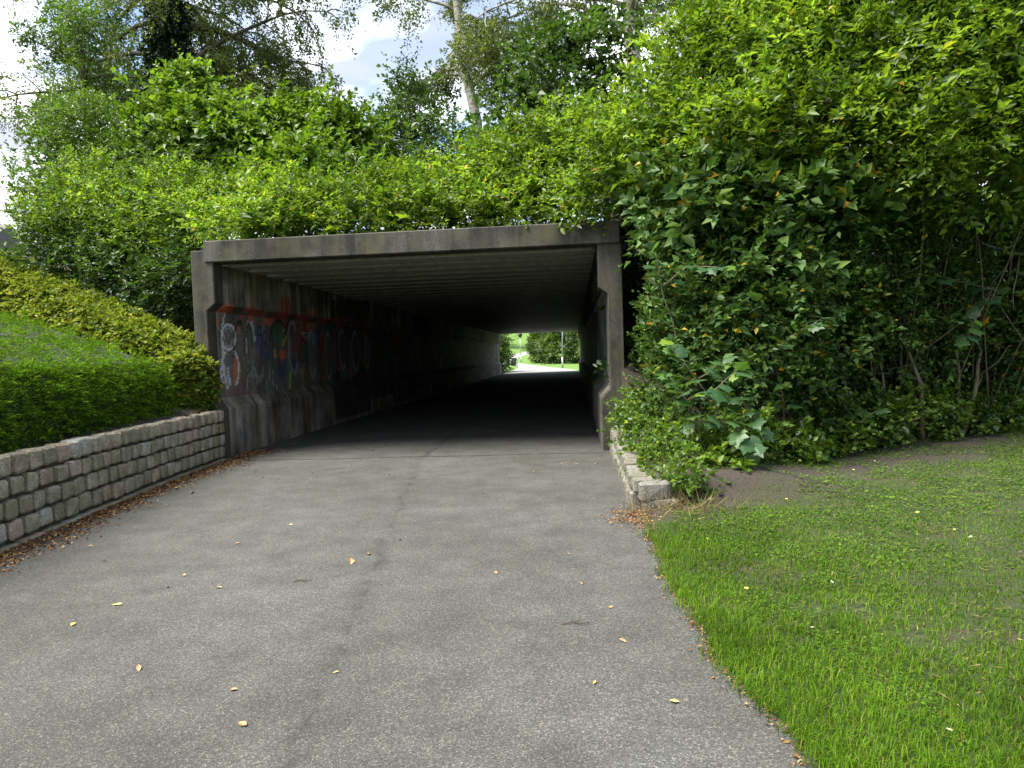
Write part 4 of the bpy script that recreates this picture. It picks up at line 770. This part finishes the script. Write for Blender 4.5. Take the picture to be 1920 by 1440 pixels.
# ------------------------------------------------------------------ trees on the embankment
def tree(name, base, pts, r0, bark, leafm, label, n_br, br_len, leaf, asp, per, z_lo=.3, droop=.5, group=None, ivy=None, slen=.35, K=6, elev=.7, clear_front=False, extra=None):
    o = empty(name, base); tag(o, label, 'tree', group); a = Acc()
    P = [np.array(base, float)-[0, 0, .2]]+[np.array(p, float) for p in pts]; n = 26
    kk = np.linspace(0, len(P)-1, n); T = np.stack([np.interp(kk, range(len(P)), [p[i] for p in P]) for i in range(3)], -1)+np.concatenate([np.zeros((1, 3)), rng.normal(0, .03, (n-1, 3))])
    rr = [r0*(1-.9*(i/(n-1))**1.0)+.015 for i in range(n)]; a.tube(T, rr, 9)
    SB, SD = [], []
    brs = []
    for q in range(n_br):
        f_ = z_lo+(0.97-z_lo)*(q+random.random()*.8)/n_br; i = f_*(n-1); p0 = T[int(i)]; az = q*2.4+random.uniform(-.5, .5)
        if clear_front and sin(az) < -.25 and T[int(i)][2] < 14: az = -az
        ln = br_len*(1.15-.75*((f_-z_lo)/(1-z_lo))**1.2)*random.uniform(.75, 1.15); brs.append((p0, az, ln, elev+random.uniform(-.25, .25), rr[int(i)]*.45))
    for (p0, az, ln, el) in (extra or []): brs.append((np.array(p0, float), az, ln, el, .09))
    for (p0, az, ln, el, rb) in brs:
        h = np.array([cos(az), sin(az), 0]); pts_ = [p0]; d = h*cos(el)+np.array([0, 0, sin(el)])
        for s_ in range(8):
            d = nrm(d+np.array([0, 0, -droop*.16])+rng.normal(0, .13, 3)); pts_.append(pts_[-1]+d*ln/8)
        rb = max(.02, min(rb, .1)); a.tube(pts_, [rb*(1-.85*i/8) for i in range(9)], 6)
        for s_ in range(2, 9):
            for _ in range(2):
                d2 = nrm(d*.4+rng.normal(0, .7, 3)+np.array([0, 0, .15])); l2 = ln*random.uniform(.14, .34); q_ = [pts_[s_]]
                for k_ in range(4):
                    d2 = nrm(d2+np.array([0, 0, -droop*.4])+rng.normal(0, .15, 3)); q_.append(q_[-1]+d2*l2/4)
                a.tube(q_, [rb*.25*(1-.8*i/4)+.003 for i in range(5)], 4)
                for k_ in range(1, 5):
                    for _2 in range(per):
                        SB.append(q_[k_]+rng.normal(0, .13, 3)); SD.append(d2*.5+rng.normal(0, .5, 3)+np.array([0, 0, -droop*.9+.1]))
    SB = np.array(SB); SD = np.array(SD)
    V, F = sprigs(SB, SD, K, slen, leaf, asp, upn=.35, jit=.5)
    link('crown', tris_mesh('crown', V, F), M[leafm], o); a.build('trunk', M[bark], o)
    if ivy:
        z0, z1 = ivy; m_ = 3800; ii = rng.integers(0, n-1, m_*4); ok = (T[ii][:, 2] > z0) & (T[ii][:, 2] < z1); ii = ii[ok][:m_]
        an = rng.uniform(0, 2*pi, len(ii)); fr = rng.random(len(ii))[:, None]; c = T[ii]*(1-fr)+T[ii+1]*fr
        od = np.stack([np.cos(an), np.sin(an), 0*an], -1); lump = .2+.28*vnoise(an*2, c[:, 2], 1.5)
        B = c+od*(np.array(rr)[ii]+lump*rng.random(len(ii)))[:, None]
        V, F = sprigs(B, od*.6+np.array([0, 0, -.4])+rng.normal(0, .4, B.shape), 6, .22, .10, .8, upn=.2)
        link('ivy', tris_mesh('ivy', V, F), M['leaf_ivy'], o)
    return o
tb = aty(318, 200, 21)
tree('weeping_birch', (tb[0]-.1, 21, 4.4), [(tb[0]-.1, 21, 8.5), (tb[0]+.1, 21, 12.5), (tb[0]-.1, 21.2, 16.5), (tb[0]+.1, 21.2, 20)], .36, 'bark', 'leaf_birch',
     'big weeping tree with ivy-clad trunk and lacy drooping crown above the bank', 27, 5.2, .085, .6, 7, z_lo=.34, droop=.75, ivy=(4.4, 13.4), elev=.55, clear_front=True,
     extra=[((tb[0], 21, 9.2), -.3, 5.6, .55), ((tb[0], 21, 10.2), -.1, 5.6, .5), ((tb[0], 21, 9.6), 3.3, 4.8, .35), ((tb[0], 21, 10.8), 3.0, 5.2, .4), ((tb[0], 21, 11.2), -1.2, 4.5, .4), ((tb[0], 21, 8.4), .1, 4.8, .6)]+[((tb[0], 21, 9.0+.33*q), q*2.4, 4.2+.9*(q % 2), .35+.1*(q % 3)) for q in range(13) if sin(q*2.4) > -.15])
b1 = aty(893, 260, 22); b2 = aty(850, 0, 22)
tree('birch', (b1[0]+.3, 22, 4.4), [(b1[0], 22, 8.2), (b2[0]+.1, 22, 12.4), (b2[0]-.1, 22.2, 16), (b2[0], 22.2, 18.5)], .19, 'birch', 'leaf_birch', 'slim birch with white bark and a thin crown standing beside the sky gap', 19, 3.8, .085, .62, 6, z_lo=.33, droop=.7, group='birches on the embankment',
     extra=[((b1[0]-.1, 22, 9.8), .25, 3.4, .8), ((b1[0]-.2, 22, 10.4), 2.9, 2.6, .3)]+[((b1[0]-.15, 22, 9.9+.5*q), .2+.35*q, 2.6, .6) for q in range(5)])
c1_ = aty(1190, 180, 20); c2_ = aty(1180, 0, 20)
tree('birch', (c1_[0]+.1, 20, 4.4), [(c1_[0], 20, 8.5), (c2_[0], 20, 11.2), (c2_[0]-.1, 20.2, 15), (c2_[0], 20, 18)], .27, 'birch', 'leaf_birch', 'thick-trunked birch rising behind the tall yellow-green bush', 19, 4.0, .085, .62, 6, z_lo=.38, droop=.7, group='birches on the embankment')
ta = aty(165, 300, 19)
tree('ash_tree', (ta[0], 19, 4.0), [(ta[0]+.1, 19, 7), (ta[0], 19, 9.5), (ta[0]-.1, 19, 11.6)], .18, 'bark', 'leaf_mid', 'bushy mid green tree with feathery leaves behind the rounded shrubs', 18, 2.5, .10, .42, 3, z_lo=.2, droop=.3, elev=.6)
tree('ash_tree', (ta[0]+3.4, 24, 4.3), [(ta[0]+3.5, 24, 7.5), (ta[0]+3.3, 24, 10), (ta[0]+3.2, 24, 12)], .18, 'bark', 'leaf_dark', 'dark tree filling the gap below the weeping crown near the ivy', 15, 2.9, .08, .5, 3, z_lo=.2, droop=.35, elev=.6)

# distant things beyond the left bank
q = aty(20, 460, 34)
shrub('far_bush', [(np.array([q[0]-1, 34, 5.2]), np.array([2.6, 2, 2.2])), (np.array([q[0]-4, 36, 5.6]), np.array([3, 2, 2.6]))], 2200, .12, .6, 'leaf_far', 'pale green bush far behind the bank below the clouds', gL, stems=4, slen=.4)
q = aty(-20, 424, 60)
hs = empty('house', (q[0]-4, 62, 0)); tag(hs, 'distant house with a grey roof peeking over the far bush', 'house')
hx, hy, hz = q[0]-4, 62, q[2]
box('wall', (hx-5, hy-4, 0), (hx+4, hy+4, hz-2.6), M['render'], hs)
link('roof', mesh_from('roof', [(hx-5.4, hy-4.5, hz-2.6), (hx+4.4, hy-4.5, hz-2.6), (hx+4.4, hy+4.5, hz-2.6), (hx-5.4, hy+4.5, hz-2.6), (hx-5.4, hy, hz+.5), (hx+4.4, hy, hz+.5)], [(0, 1, 5, 4), (2, 3, 4, 5), (1, 2, 5), (3, 0, 4), (3, 2, 1, 0)]), M['roof'], hs)
for i in range(3): box('window', (hx-4+i*2.8, hy-4.05, hz-5), (hx-2.6+i*2.8, hy-3.98, hz-3.6), M['glass'], hs)

# ------------------------------------------------------------------ beyond the exit
def lamp(x, y, h, head, label, lean=0.0):
    z = float(h_ground(x, y)); o = empty('street_lamp', (x, y, z)); tag(o, label, 'street lamp', 'lamps along the far path'); a = Acc()
    a.tube([(x, y, z-.1), (x, y, z+1.1)], [.09, .09], 8); a.tube([(x, y, z+1.1), (x+lean*h, y, z+h)], [.06, .05], 8); a.build('pole', M['galv'], o)
    if head:
        a = Acc(); a.tube([(x+lean*h, y, z+h-.05), (x+lean*h, y, z+h+.12), (x+lean*h, y, z+h+.45), (x+lean*h, y, z+h+.5), (x+lean*h, y, z+h+.72)], [.10, .26, .36, .42, .05], 10); a.build('lamp_head', M['bin'], o)
    else:
        a = Acc(); a.tube([(x+lean*h, y, z+h), (x+lean*h-.5, y-.2, z+h+.15), (x+lean*h-1.1, y-.4, z+h+.12)], [.05, .09, .05], 8); a.build('lamp_head', M['galv'], o)
p = atz(979, 680.5); lamp(p[0]*.95, p[1]*.93, 4.0, True, 'slim park lamp with a dark hood beside the bend of the far path')
p = atz(1055, 690.5); lamp(p[0], p[1], 5.5, False, 'pale grey leaning lamp pole in front of the far bushes', .028)
p = atz(964.5, 690); bo = empty('litter_bin', (p[0], p[1], 0)); tag(bo, 'dark tapered litter bin on a post at the far mouth of the underpass', 'litter bin')
V = []; F = []
for z, s_ in ((.22, .17), (1.02, .27), (1.06, .29), (1.12, .29), (1.12, .22), (.9, .2)):
    V += [(p[0]+sx_*s_, p[1]+sy_*s_*.9, z) for sx_, sy_ in ((-1, -1), (1, -1), (1, 1), (-1, 1))]
for j in range(5):
    for i in range(4): F.append((4*j+i, 4*j+(i+1) % 4, 4*j+4+(i+1) % 4, 4*j+4+i))
F += [(3, 2, 1, 0), (20, 21, 22, 23)]
link('body', mesh_from('body', V, F), M['bin'], bo); a = Acc(); a.tube([(p[0]+.33, p[1], -.05), (p[0]+.33, p[1], 1.2)], [.035, .035], 8); a.build('post', M['galv'], bo)
gG = lambda x, y: float(h_ground(x, y))
def farshrub(lobs, n, m, lab, leaf=.16): shrub('far_shrub', [(np.array(c), np.array(r_)) for c, r_ in lobs], int(n*1.6), leaf*1.6, .6, m, lab, gG, 'bushes beyond the exit', K=7, slen=.6, stems=4, inner=.6, low=.9, back=.2)
farshrub([((-6.4, 60.5, 1.0), (.9, 1.6, 1.3)), ((-6.7, 60.8, 2.6), (1.0, 1.6, 1.4)), ((-7.2, 63, 1.6), (1.1, 1.5, 1.6))], 1100, 'leaf_mid', 'green bush crowding the far mouth of the underpass by the bin', .10)
farshrub([((-2.2, 100, 2.2), (2.2, 2, 2.6)), ((-4.6, 108, 2.6), (2.0, 2.4, 3.2)), ((-1, 100, 5.5), (2.6, 2, 2.6)), ((-4.2, 108, 6), (2.4, 2, 2.6))], 2600, 'leaf_far', 'tall pale green bushes at the bend of the far path')
farshrub([((1.0, 96, 2.2), (1.8, 2, 2.6)), ((0.4, 98, 5.6), (2.2, 2, 2.6))], 1500, 'leaf_dark', 'dark bush standing between the pale ones beyond the exit')
farshrub([((3.4, 92, 2.2), (2.4, 2, 2.6)), ((2.6, 88, 1.2), (1.4, 1.5, 1.5)), ((3.2, 93, 5.6), (2.4, 2, 2.6)), ((6, 90, 3), (2.5, 2, 3.5))], 2400, 'leaf_far', 'tall pale green bushes behind the leaning lamp pole')
farshrub([((-16, 160, 9.5), (5, 3, 2.5)), ((-8, 162, 10.5), (5, 3, 3)), ((-24, 165, 11), (6, 3, 4)), ((0, 165, 9), (5, 3, 4))], 2400, 'leaf_dark', 'dark tree row hanging over the far sunlit lawn', .26)

# ------------------------------------------------------------------ grass, weeds, litter
n = 300000; Y = 1.6+(rng.random(n)**1.7)*9.6; X = edge_x(Y)-.075*rng.random(n)**2.5*(vnoise(Y, Y*0, 4)+.2)*1.6-.01+rng.random(n)**1.1*(1.2+Y*0.75)
s = (X-1.0)*-0.58+(Y-7.3)*0.815
dens = np.clip(1.12-0.42*sstep(.5, 2.3, X-edge_x(Y))-.22*sstep(5.2, 7, Y), 0, 1)*(1-sstep(-1.3, -.3, s))
bare = vnoise(X, Y, 1.5)*.6+vnoise(X, Y, 4.2, 2)*.4; dens *= np.where(X-edge_x(Y) > .45, sstep(.22, .42, bare), 1); dens *= np.where((Y > 6.7) & (X < 1.3), .25, 1)
ok = rng.random(n) < dens; X, Y = X[ok][:126000], Y[ok][:126000]; n = len(X)
lush = np.clip(1.1-.45*(X-edge_x(Y))-.08*np.clip(Y-4, 0, 9), .22, 1)*(0.35+1.25*vnoise(X, Y, 3.2, 5))
H = (0.022+0.032*lush)*rng.uniform(.5, 1.35, n); az = rng.uniform(0, 2*pi, n); ln = rng.uniform(.15, 1.1, n); Z = h_right(X, Y)+.008
Wd = (.0013+.0005*Y*.45)*rng.uniform(.8, 1.4, n); dx, dy = np.cos(az), np.sin(az); B = np.stack([X, Y, Z], -1); sd = np.stack([-dy, dx, 0*dx], -1)*Wd[:, None]; od = np.stack([dx, dy, 0*dx], -1)
mid = B+od*(H*ln*.3)[:, None]+np.array([0, 0, 1])*(H*.6)[:, None]; tip = B+od*(H*ln*.95)[:, None]+np.array([0, 0, 1])*(H*(1.05-.35*ln))[:, None]
V = np.stack([B-sd, B+sd, mid+sd*.8, mid-sd*.8, tip], 1).reshape(-1, 3); k = np.arange(n)[:, None]*5
F = np.stack([k+[0, 1, 2], k+[0, 2, 3], k+[3, 2, 4]], 1).reshape(-1, 3)
go = link('grass', tris_mesh('grass', V, F), M['grass']); tag(go, 'short green grass beside the asphalt path', 'grass', kind='stuff')
n = 60000; Y = 2.6+(rng.random(n))*8.4; X = edge_x(Y)+.25+rng.random(n)*(1+Y*.75); s = (X-1.0)*-0.58+(Y-7.3)*0.815
ok = (s < .25) & (vnoise(X, Y, 2.1, 9) > .58-.16*sstep(3.5, 6.5, Y)); X, Y = X[ok], Y[ok]; n = len(X); P = np.stack([X, Y, h_right(X, Y)+.02+rng.random(n)*.025], -1)
V, F = leaves(P, rng.normal(0, 1, (n, 3))*[1, 1, .25], np.array([0, 0, 1.0])+rng.normal(0, .3, (n, 3)), rng.uniform(.012, .034, n)*np.clip(.45+.1*Y, .6, 1.2), rng.uniform(.008, .022, n)*np.clip(.45+.1*Y, .6, 1.2), .1, .1)
tag(link('lawn_weeds', tris_mesh('lawn_weeds', V, F), M['clover']), 'small clover and ground-ivy leaves spread through the thin lawn', 'weeds', kind='stuff')
n = 9000; Y = 2.4+rng.random(n)*8; X = edge_x(Y)+.2+rng.random(n)*(1+Y*.75); s = (X-1.0)*-0.58+(Y-7.3)*0.815; ok = (s < .5) & (vnoise(X, Y, 1.5)*.6+vnoise(X, Y, 4.2, 2)*.4 < .52+.2*rng.random(n)-.1); X, Y = X[ok], Y[ok]; n = len(X)
P = np.stack([X, Y, h_right(X, Y)+.016+rng.random(n)*.02], -1)
V, F = leaves(P, rng.normal(0, 1, (n, 3))*[1, 1, .2], np.array([0, 0, 1.0])+rng.normal(0, .3, (n, 3)), rng.uniform(.02, .07, n), rng.uniform(.002, .005, n), .1, .03)
tag(link('thatch', tris_mesh('thatch', V, F), M['straw']), 'dead grass blades and straw lying through the thin parts of the lawn', 'thatch', kind='stuff')
# straw by the corner of the edging
n = 500; P = np.stack([rng.normal(.95, .28, n), rng.normal(6.75, .16, n), np.zeros(n)], -1); P[:, 2] = h_right(P[:, 0], P[:, 1])+.01
P2 = np.stack([rng.uniform(.72, 1.3, 260), rng.uniform(7.05, 9, 260), np.zeros(260)], -1); P2[:, 2] = h_right(P2[:, 0], P2[:, 1]); P = np.vstack([P, P2]); n = len(P)
V, F = leaves(P, rng.normal(0, 1, (n, 3))+[0, -.1, .35], rng.normal(0, 1, (n, 3)), rng.uniform(.08, .3, n), np.full(n, .0045), .1, .03)
tag(link('dry_grass', tris_mesh('dry_grass', V, F), M['straw']), 'dry straw-coloured grass stalks around the end of the low sett edging', 'dry grass', kind='stuff')
# leaf litter: a drift along the foot of the long wall and scraps at the other margin
def litter(n, X, Y, zf, name, label, lo=.018, hi=.05):
    P = np.stack([X, Y, zf(X, Y)+.006+rng.random(n)*.012], -1)
    V, F = leaves(P, rng.normal(0, 1, (n, 3))*[1, 1, .22], np.array([0, 0, 1.0])+rng.normal(0, .45, (n, 3)), rng.uniform(lo, hi, n), rng.uniform(lo*.5, hi*.55, n), .25, .25)
    tag(link(name, tris_mesh(name, V, F), M['litter']), label, 'leaf litter', kind='stuff')
n = 5600; Y = rng.uniform(4.2, 12.2, n); off = np.abs(rng.normal(0, .19, n))+.03; off *= (.55+1.0*vnoise(Y, Y*0, 1.1)); X = wall_x(np.minimum(Y, 11.1))+off
litter(n, X, Y, lambda x, y: 0*x, 'leaf_litter', 'drift of dry brown leaves along the foot of the long sett wall')
n = 1100; Y = rng.uniform(2.2, 7.0, n); X = edge_x(Y)+rng.normal(-.015, .035, n)
litter(n, X, Y, lambda x, y: 0*x, 'leaf_litter', 'scattered dry leaves and dirt along the grass margin of the path', .01, .03)
n = 420; Y = rng.normal(6.55, .22, n); X = rng.normal(.52, .12, n)
litter(n, X, Y, lambda x, y: 0*x+.004, 'leaf_litter', 'small heap of brown leaf scraps at the corner of the low edging', .012, .04)
n = 900; Y = rng.uniform(9.6, 11.0, n); X = wall_x(Y)-rng.uniform(.05, .35, n)
litter(n, X, Y, lambda x, y: 0*x+.79, 'leaf_litter', 'brown leaves caught on top of the long wall below the beech hedge')
n = 260; Y = 9+rng.random(n)**1.5*8; X = rng.uniform(XL+.1, XR-.05, n)
litter(n, X, Y, lambda x, y: 0*x, 'leaf_litter', 'tiny pale leaf scraps strewn over the path in the mouth of the underpass', .012, .04)
# single fallen leaves one can point at
def fl(i):
    r = random.Random(i); V = []; F = []
    o_ = [(0, -.5), (.2, -.28), (.3, 0), (.2, .3), (0, .55), (-.2, .3), (-.3, 0), (-.2, -.28)]
    V = [(x, y, .12*r.uniform(0, 1)+abs(x)*.35) for x, y in o_]+[(0, 0, .03)]
    F = [(i_, (i_+1) % 8, 8) for i_ in range(8)]; return V, F
flm = {}
for c in ('yellow', 'brown'):
    flm[c] = []
    for i in range(3): me = mesh_from('fallen_leaf', *fl(i)); me.materials.append(M['leaf_fallen_'+c]); flm[c].append(me)
WHERE = {(220, 1135): 'largest curved yellow leaf on the open asphalt facing the long sett wall', (137, 1172): 'yellow leaf on the asphalt next to the largest curved yellow one', (260, 1255): 'curled tan leaf alone on the asphalt below the two yellow ones', (657, 1055): 'big flattened brown leaf beside the dark seam of the path', (690, 1040): 'brown leaf just behind the big flattened one by the seam', (1263, 1318): 'pale yellow leaf on the asphalt close to the grass margin', (1115, 1283): 'small round yellow leaf between the seam and the grass margin', (1168, 1203): 'small tan leaf beside the thin dark twig', (360, 925): 'long reddish brown leaf near the foot of the sett wall', (455, 1360): 'reddish scrap of leaf pressed flat on bare asphalt', (1080, 870): 'yellow leaf near the low sett edging at the underpass mouth'}
for x, y, c, s_ in [(220, 1135, 'yellow', .085), (137, 1172, 'yellow', .06), (410, 1103, 'yellow', .055), (260, 1255, 'brown', .075), (1115, 1283, 'yellow', .045), (1263, 1318, 'yellow', .055), (1168, 1203, 'brown', .05), (657, 1055, 'brown', .12), (690, 1040, 'brown', .09), (930, 1075, 'brown', .05), (1065, 1040, 'brown', .05), (455, 1360, 'brown', .06), (438, 1295, 'brown', .045), (195, 1053, 'yellow', .05), (345, 1080, 'brown', .05), (445, 1020, 'brown', .06), (1000, 885, 'yellow', .06), (1080, 870, 'yellow', .07), (905, 925, 'yellow', .06), (360, 925, 'brown', .11), (630, 1262, 'yellow', .04), (545, 985, 'yellow', .05), (688, 966, 'brown', .05), (1090, 1095, 'brown', .04), (1145, 1140, 'brown', .04)]:
    p = atz(x, y); s_ *= .78; o = link('fallen_leaf', random.choice(flm[c]), None, None, (p[0], p[1], .006), (random.gauss(0, .15), random.gauss(0, .15), random.uniform(0, 6))); o.scale = (s_*random.uniform(.5, 1.1), s_, s_*random.uniform(.3, 1.1))
    tag(o, WHERE.get((x, y), 'small %s fallen leaf lying alone on the grey asphalt' % c), 'leaf', '%s leaves fallen on the path' % c)
for x, y in [(1550, 960), (1600, 905), (1720, 990), (1475, 955), (1400, 1122), (1150, 900)]:
    p = atz(x, y); p[2] = float(h_right(p[0], p[1]))+.05
    o = link('fallen_leaf', random.choice(flm['yellow']), None, None, p, (.1, .2, random.uniform(0, 6))); o.scale = (.035, .045, .04); tag(o, 'single yellow leaf lying in the thin lawn', 'leaf', 'yellow leaves in the lawn')
def twig_obj(x, y, ln, lab):
    p = atz(x, y); a = Acc(); pts = [(p[0]-ln/2, p[1], .008), (p[0]-ln*.1, p[1]+.02, .014), (p[0]+ln*.25, p[1]-.005, .011), (p[0]+ln/2, p[1]+.03, .008)]
    a.tube(pts, [.004, .004, .003, .002], 5); a.tube([pts[1], (p[0]+.02, p[1]+.05, .01)], [.003, .0015], 4); tag(a.build('twig', M['twig']), lab, 'twig')
twig_obj(1080, 1172, .16, 'thin dark twig lying across the asphalt near the grass'); twig_obj(565, 1092, .12, 'short mossy twig lying in the middle of the asphalt')
for x, y in [(750, 1013), (315, 1102)]:
    p = atz(x, y); bm = bmesh.new(); bmesh.ops.create_icosphere(bm, subdivisions=1, radius=.012)
    for v in bm.verts: v.co *= random.uniform(.7, 1.2); v.co.z *= .6
    me = bpy.data.meshes.new('pebble'); bm.to_mesh(me); bm.free(); tag(link('pebble', me, M['pebble'], None, (p[0], p[1], .006)), 'small dark pebble on the grey asphalt', 'pebble', 'pebbles on the path')
dm_ = []
V, F = [], []
for i in range(11):
    an = 2*pi*i/11; k = len(V); V += [(.2*cos(an-.12), .2*sin(an-.12), 0), (.2*cos(an+.12), .2*sin(an+.12), 0), (cos(an+.14), sin(an+.14), .18), (cos(an-.14), sin(an-.14), .18)]; F.append((k, k+1, k+2, k+3))
dpet = mesh_from('petals', V, F); dpet.materials.append(M['petal'])
bm = bmesh.new(); bmesh.ops.create_icosphere(bm, subdivisions=1, radius=.38)
for v in bm.verts: v.co.z *= .5
dcen = bpy.data.meshes.new('centre'); bm.to_mesh(dcen); bm.free(); dcen.materials.append(M['pollen'])
a = Acc(); a.tube([(0, 0, -4.5), (.2, 0, -2), (0, 0, 0)], [.1, .09, .08], 4); dst = mesh_from('stalk', a.V, a.F); dst.materials.append(M['grass'])
for x, y in [(1661, 1083), (1560, 1098), (1562, 1112), (1748, 974), (1695, 1140), (1700, 1190), (1912, 1217), (1523, 1182), (1820, 1025), (1858, 905), (1780, 1380), (1790, 1010), (1640, 880)]:
    p = atz(x, y, .06); z = float(h_right(p[0], p[1])); o = empty('daisy', (p[0], p[1], z+.055)); o.scale = (.011,)*3; o.rotation_euler = (random.gauss(-.2, .2), random.gauss(0, .2), 0)
    tag(o, 'small white daisy growing in the lawn beside the path', 'flower', 'daisies in the lawn')
    for nm, me in (('petals', dpet), ('centre', dcen), ('stalk', dst)):
        c_ = bpy.data.objects.new(nm, me); col.objects.link(c_); c_.parent = o
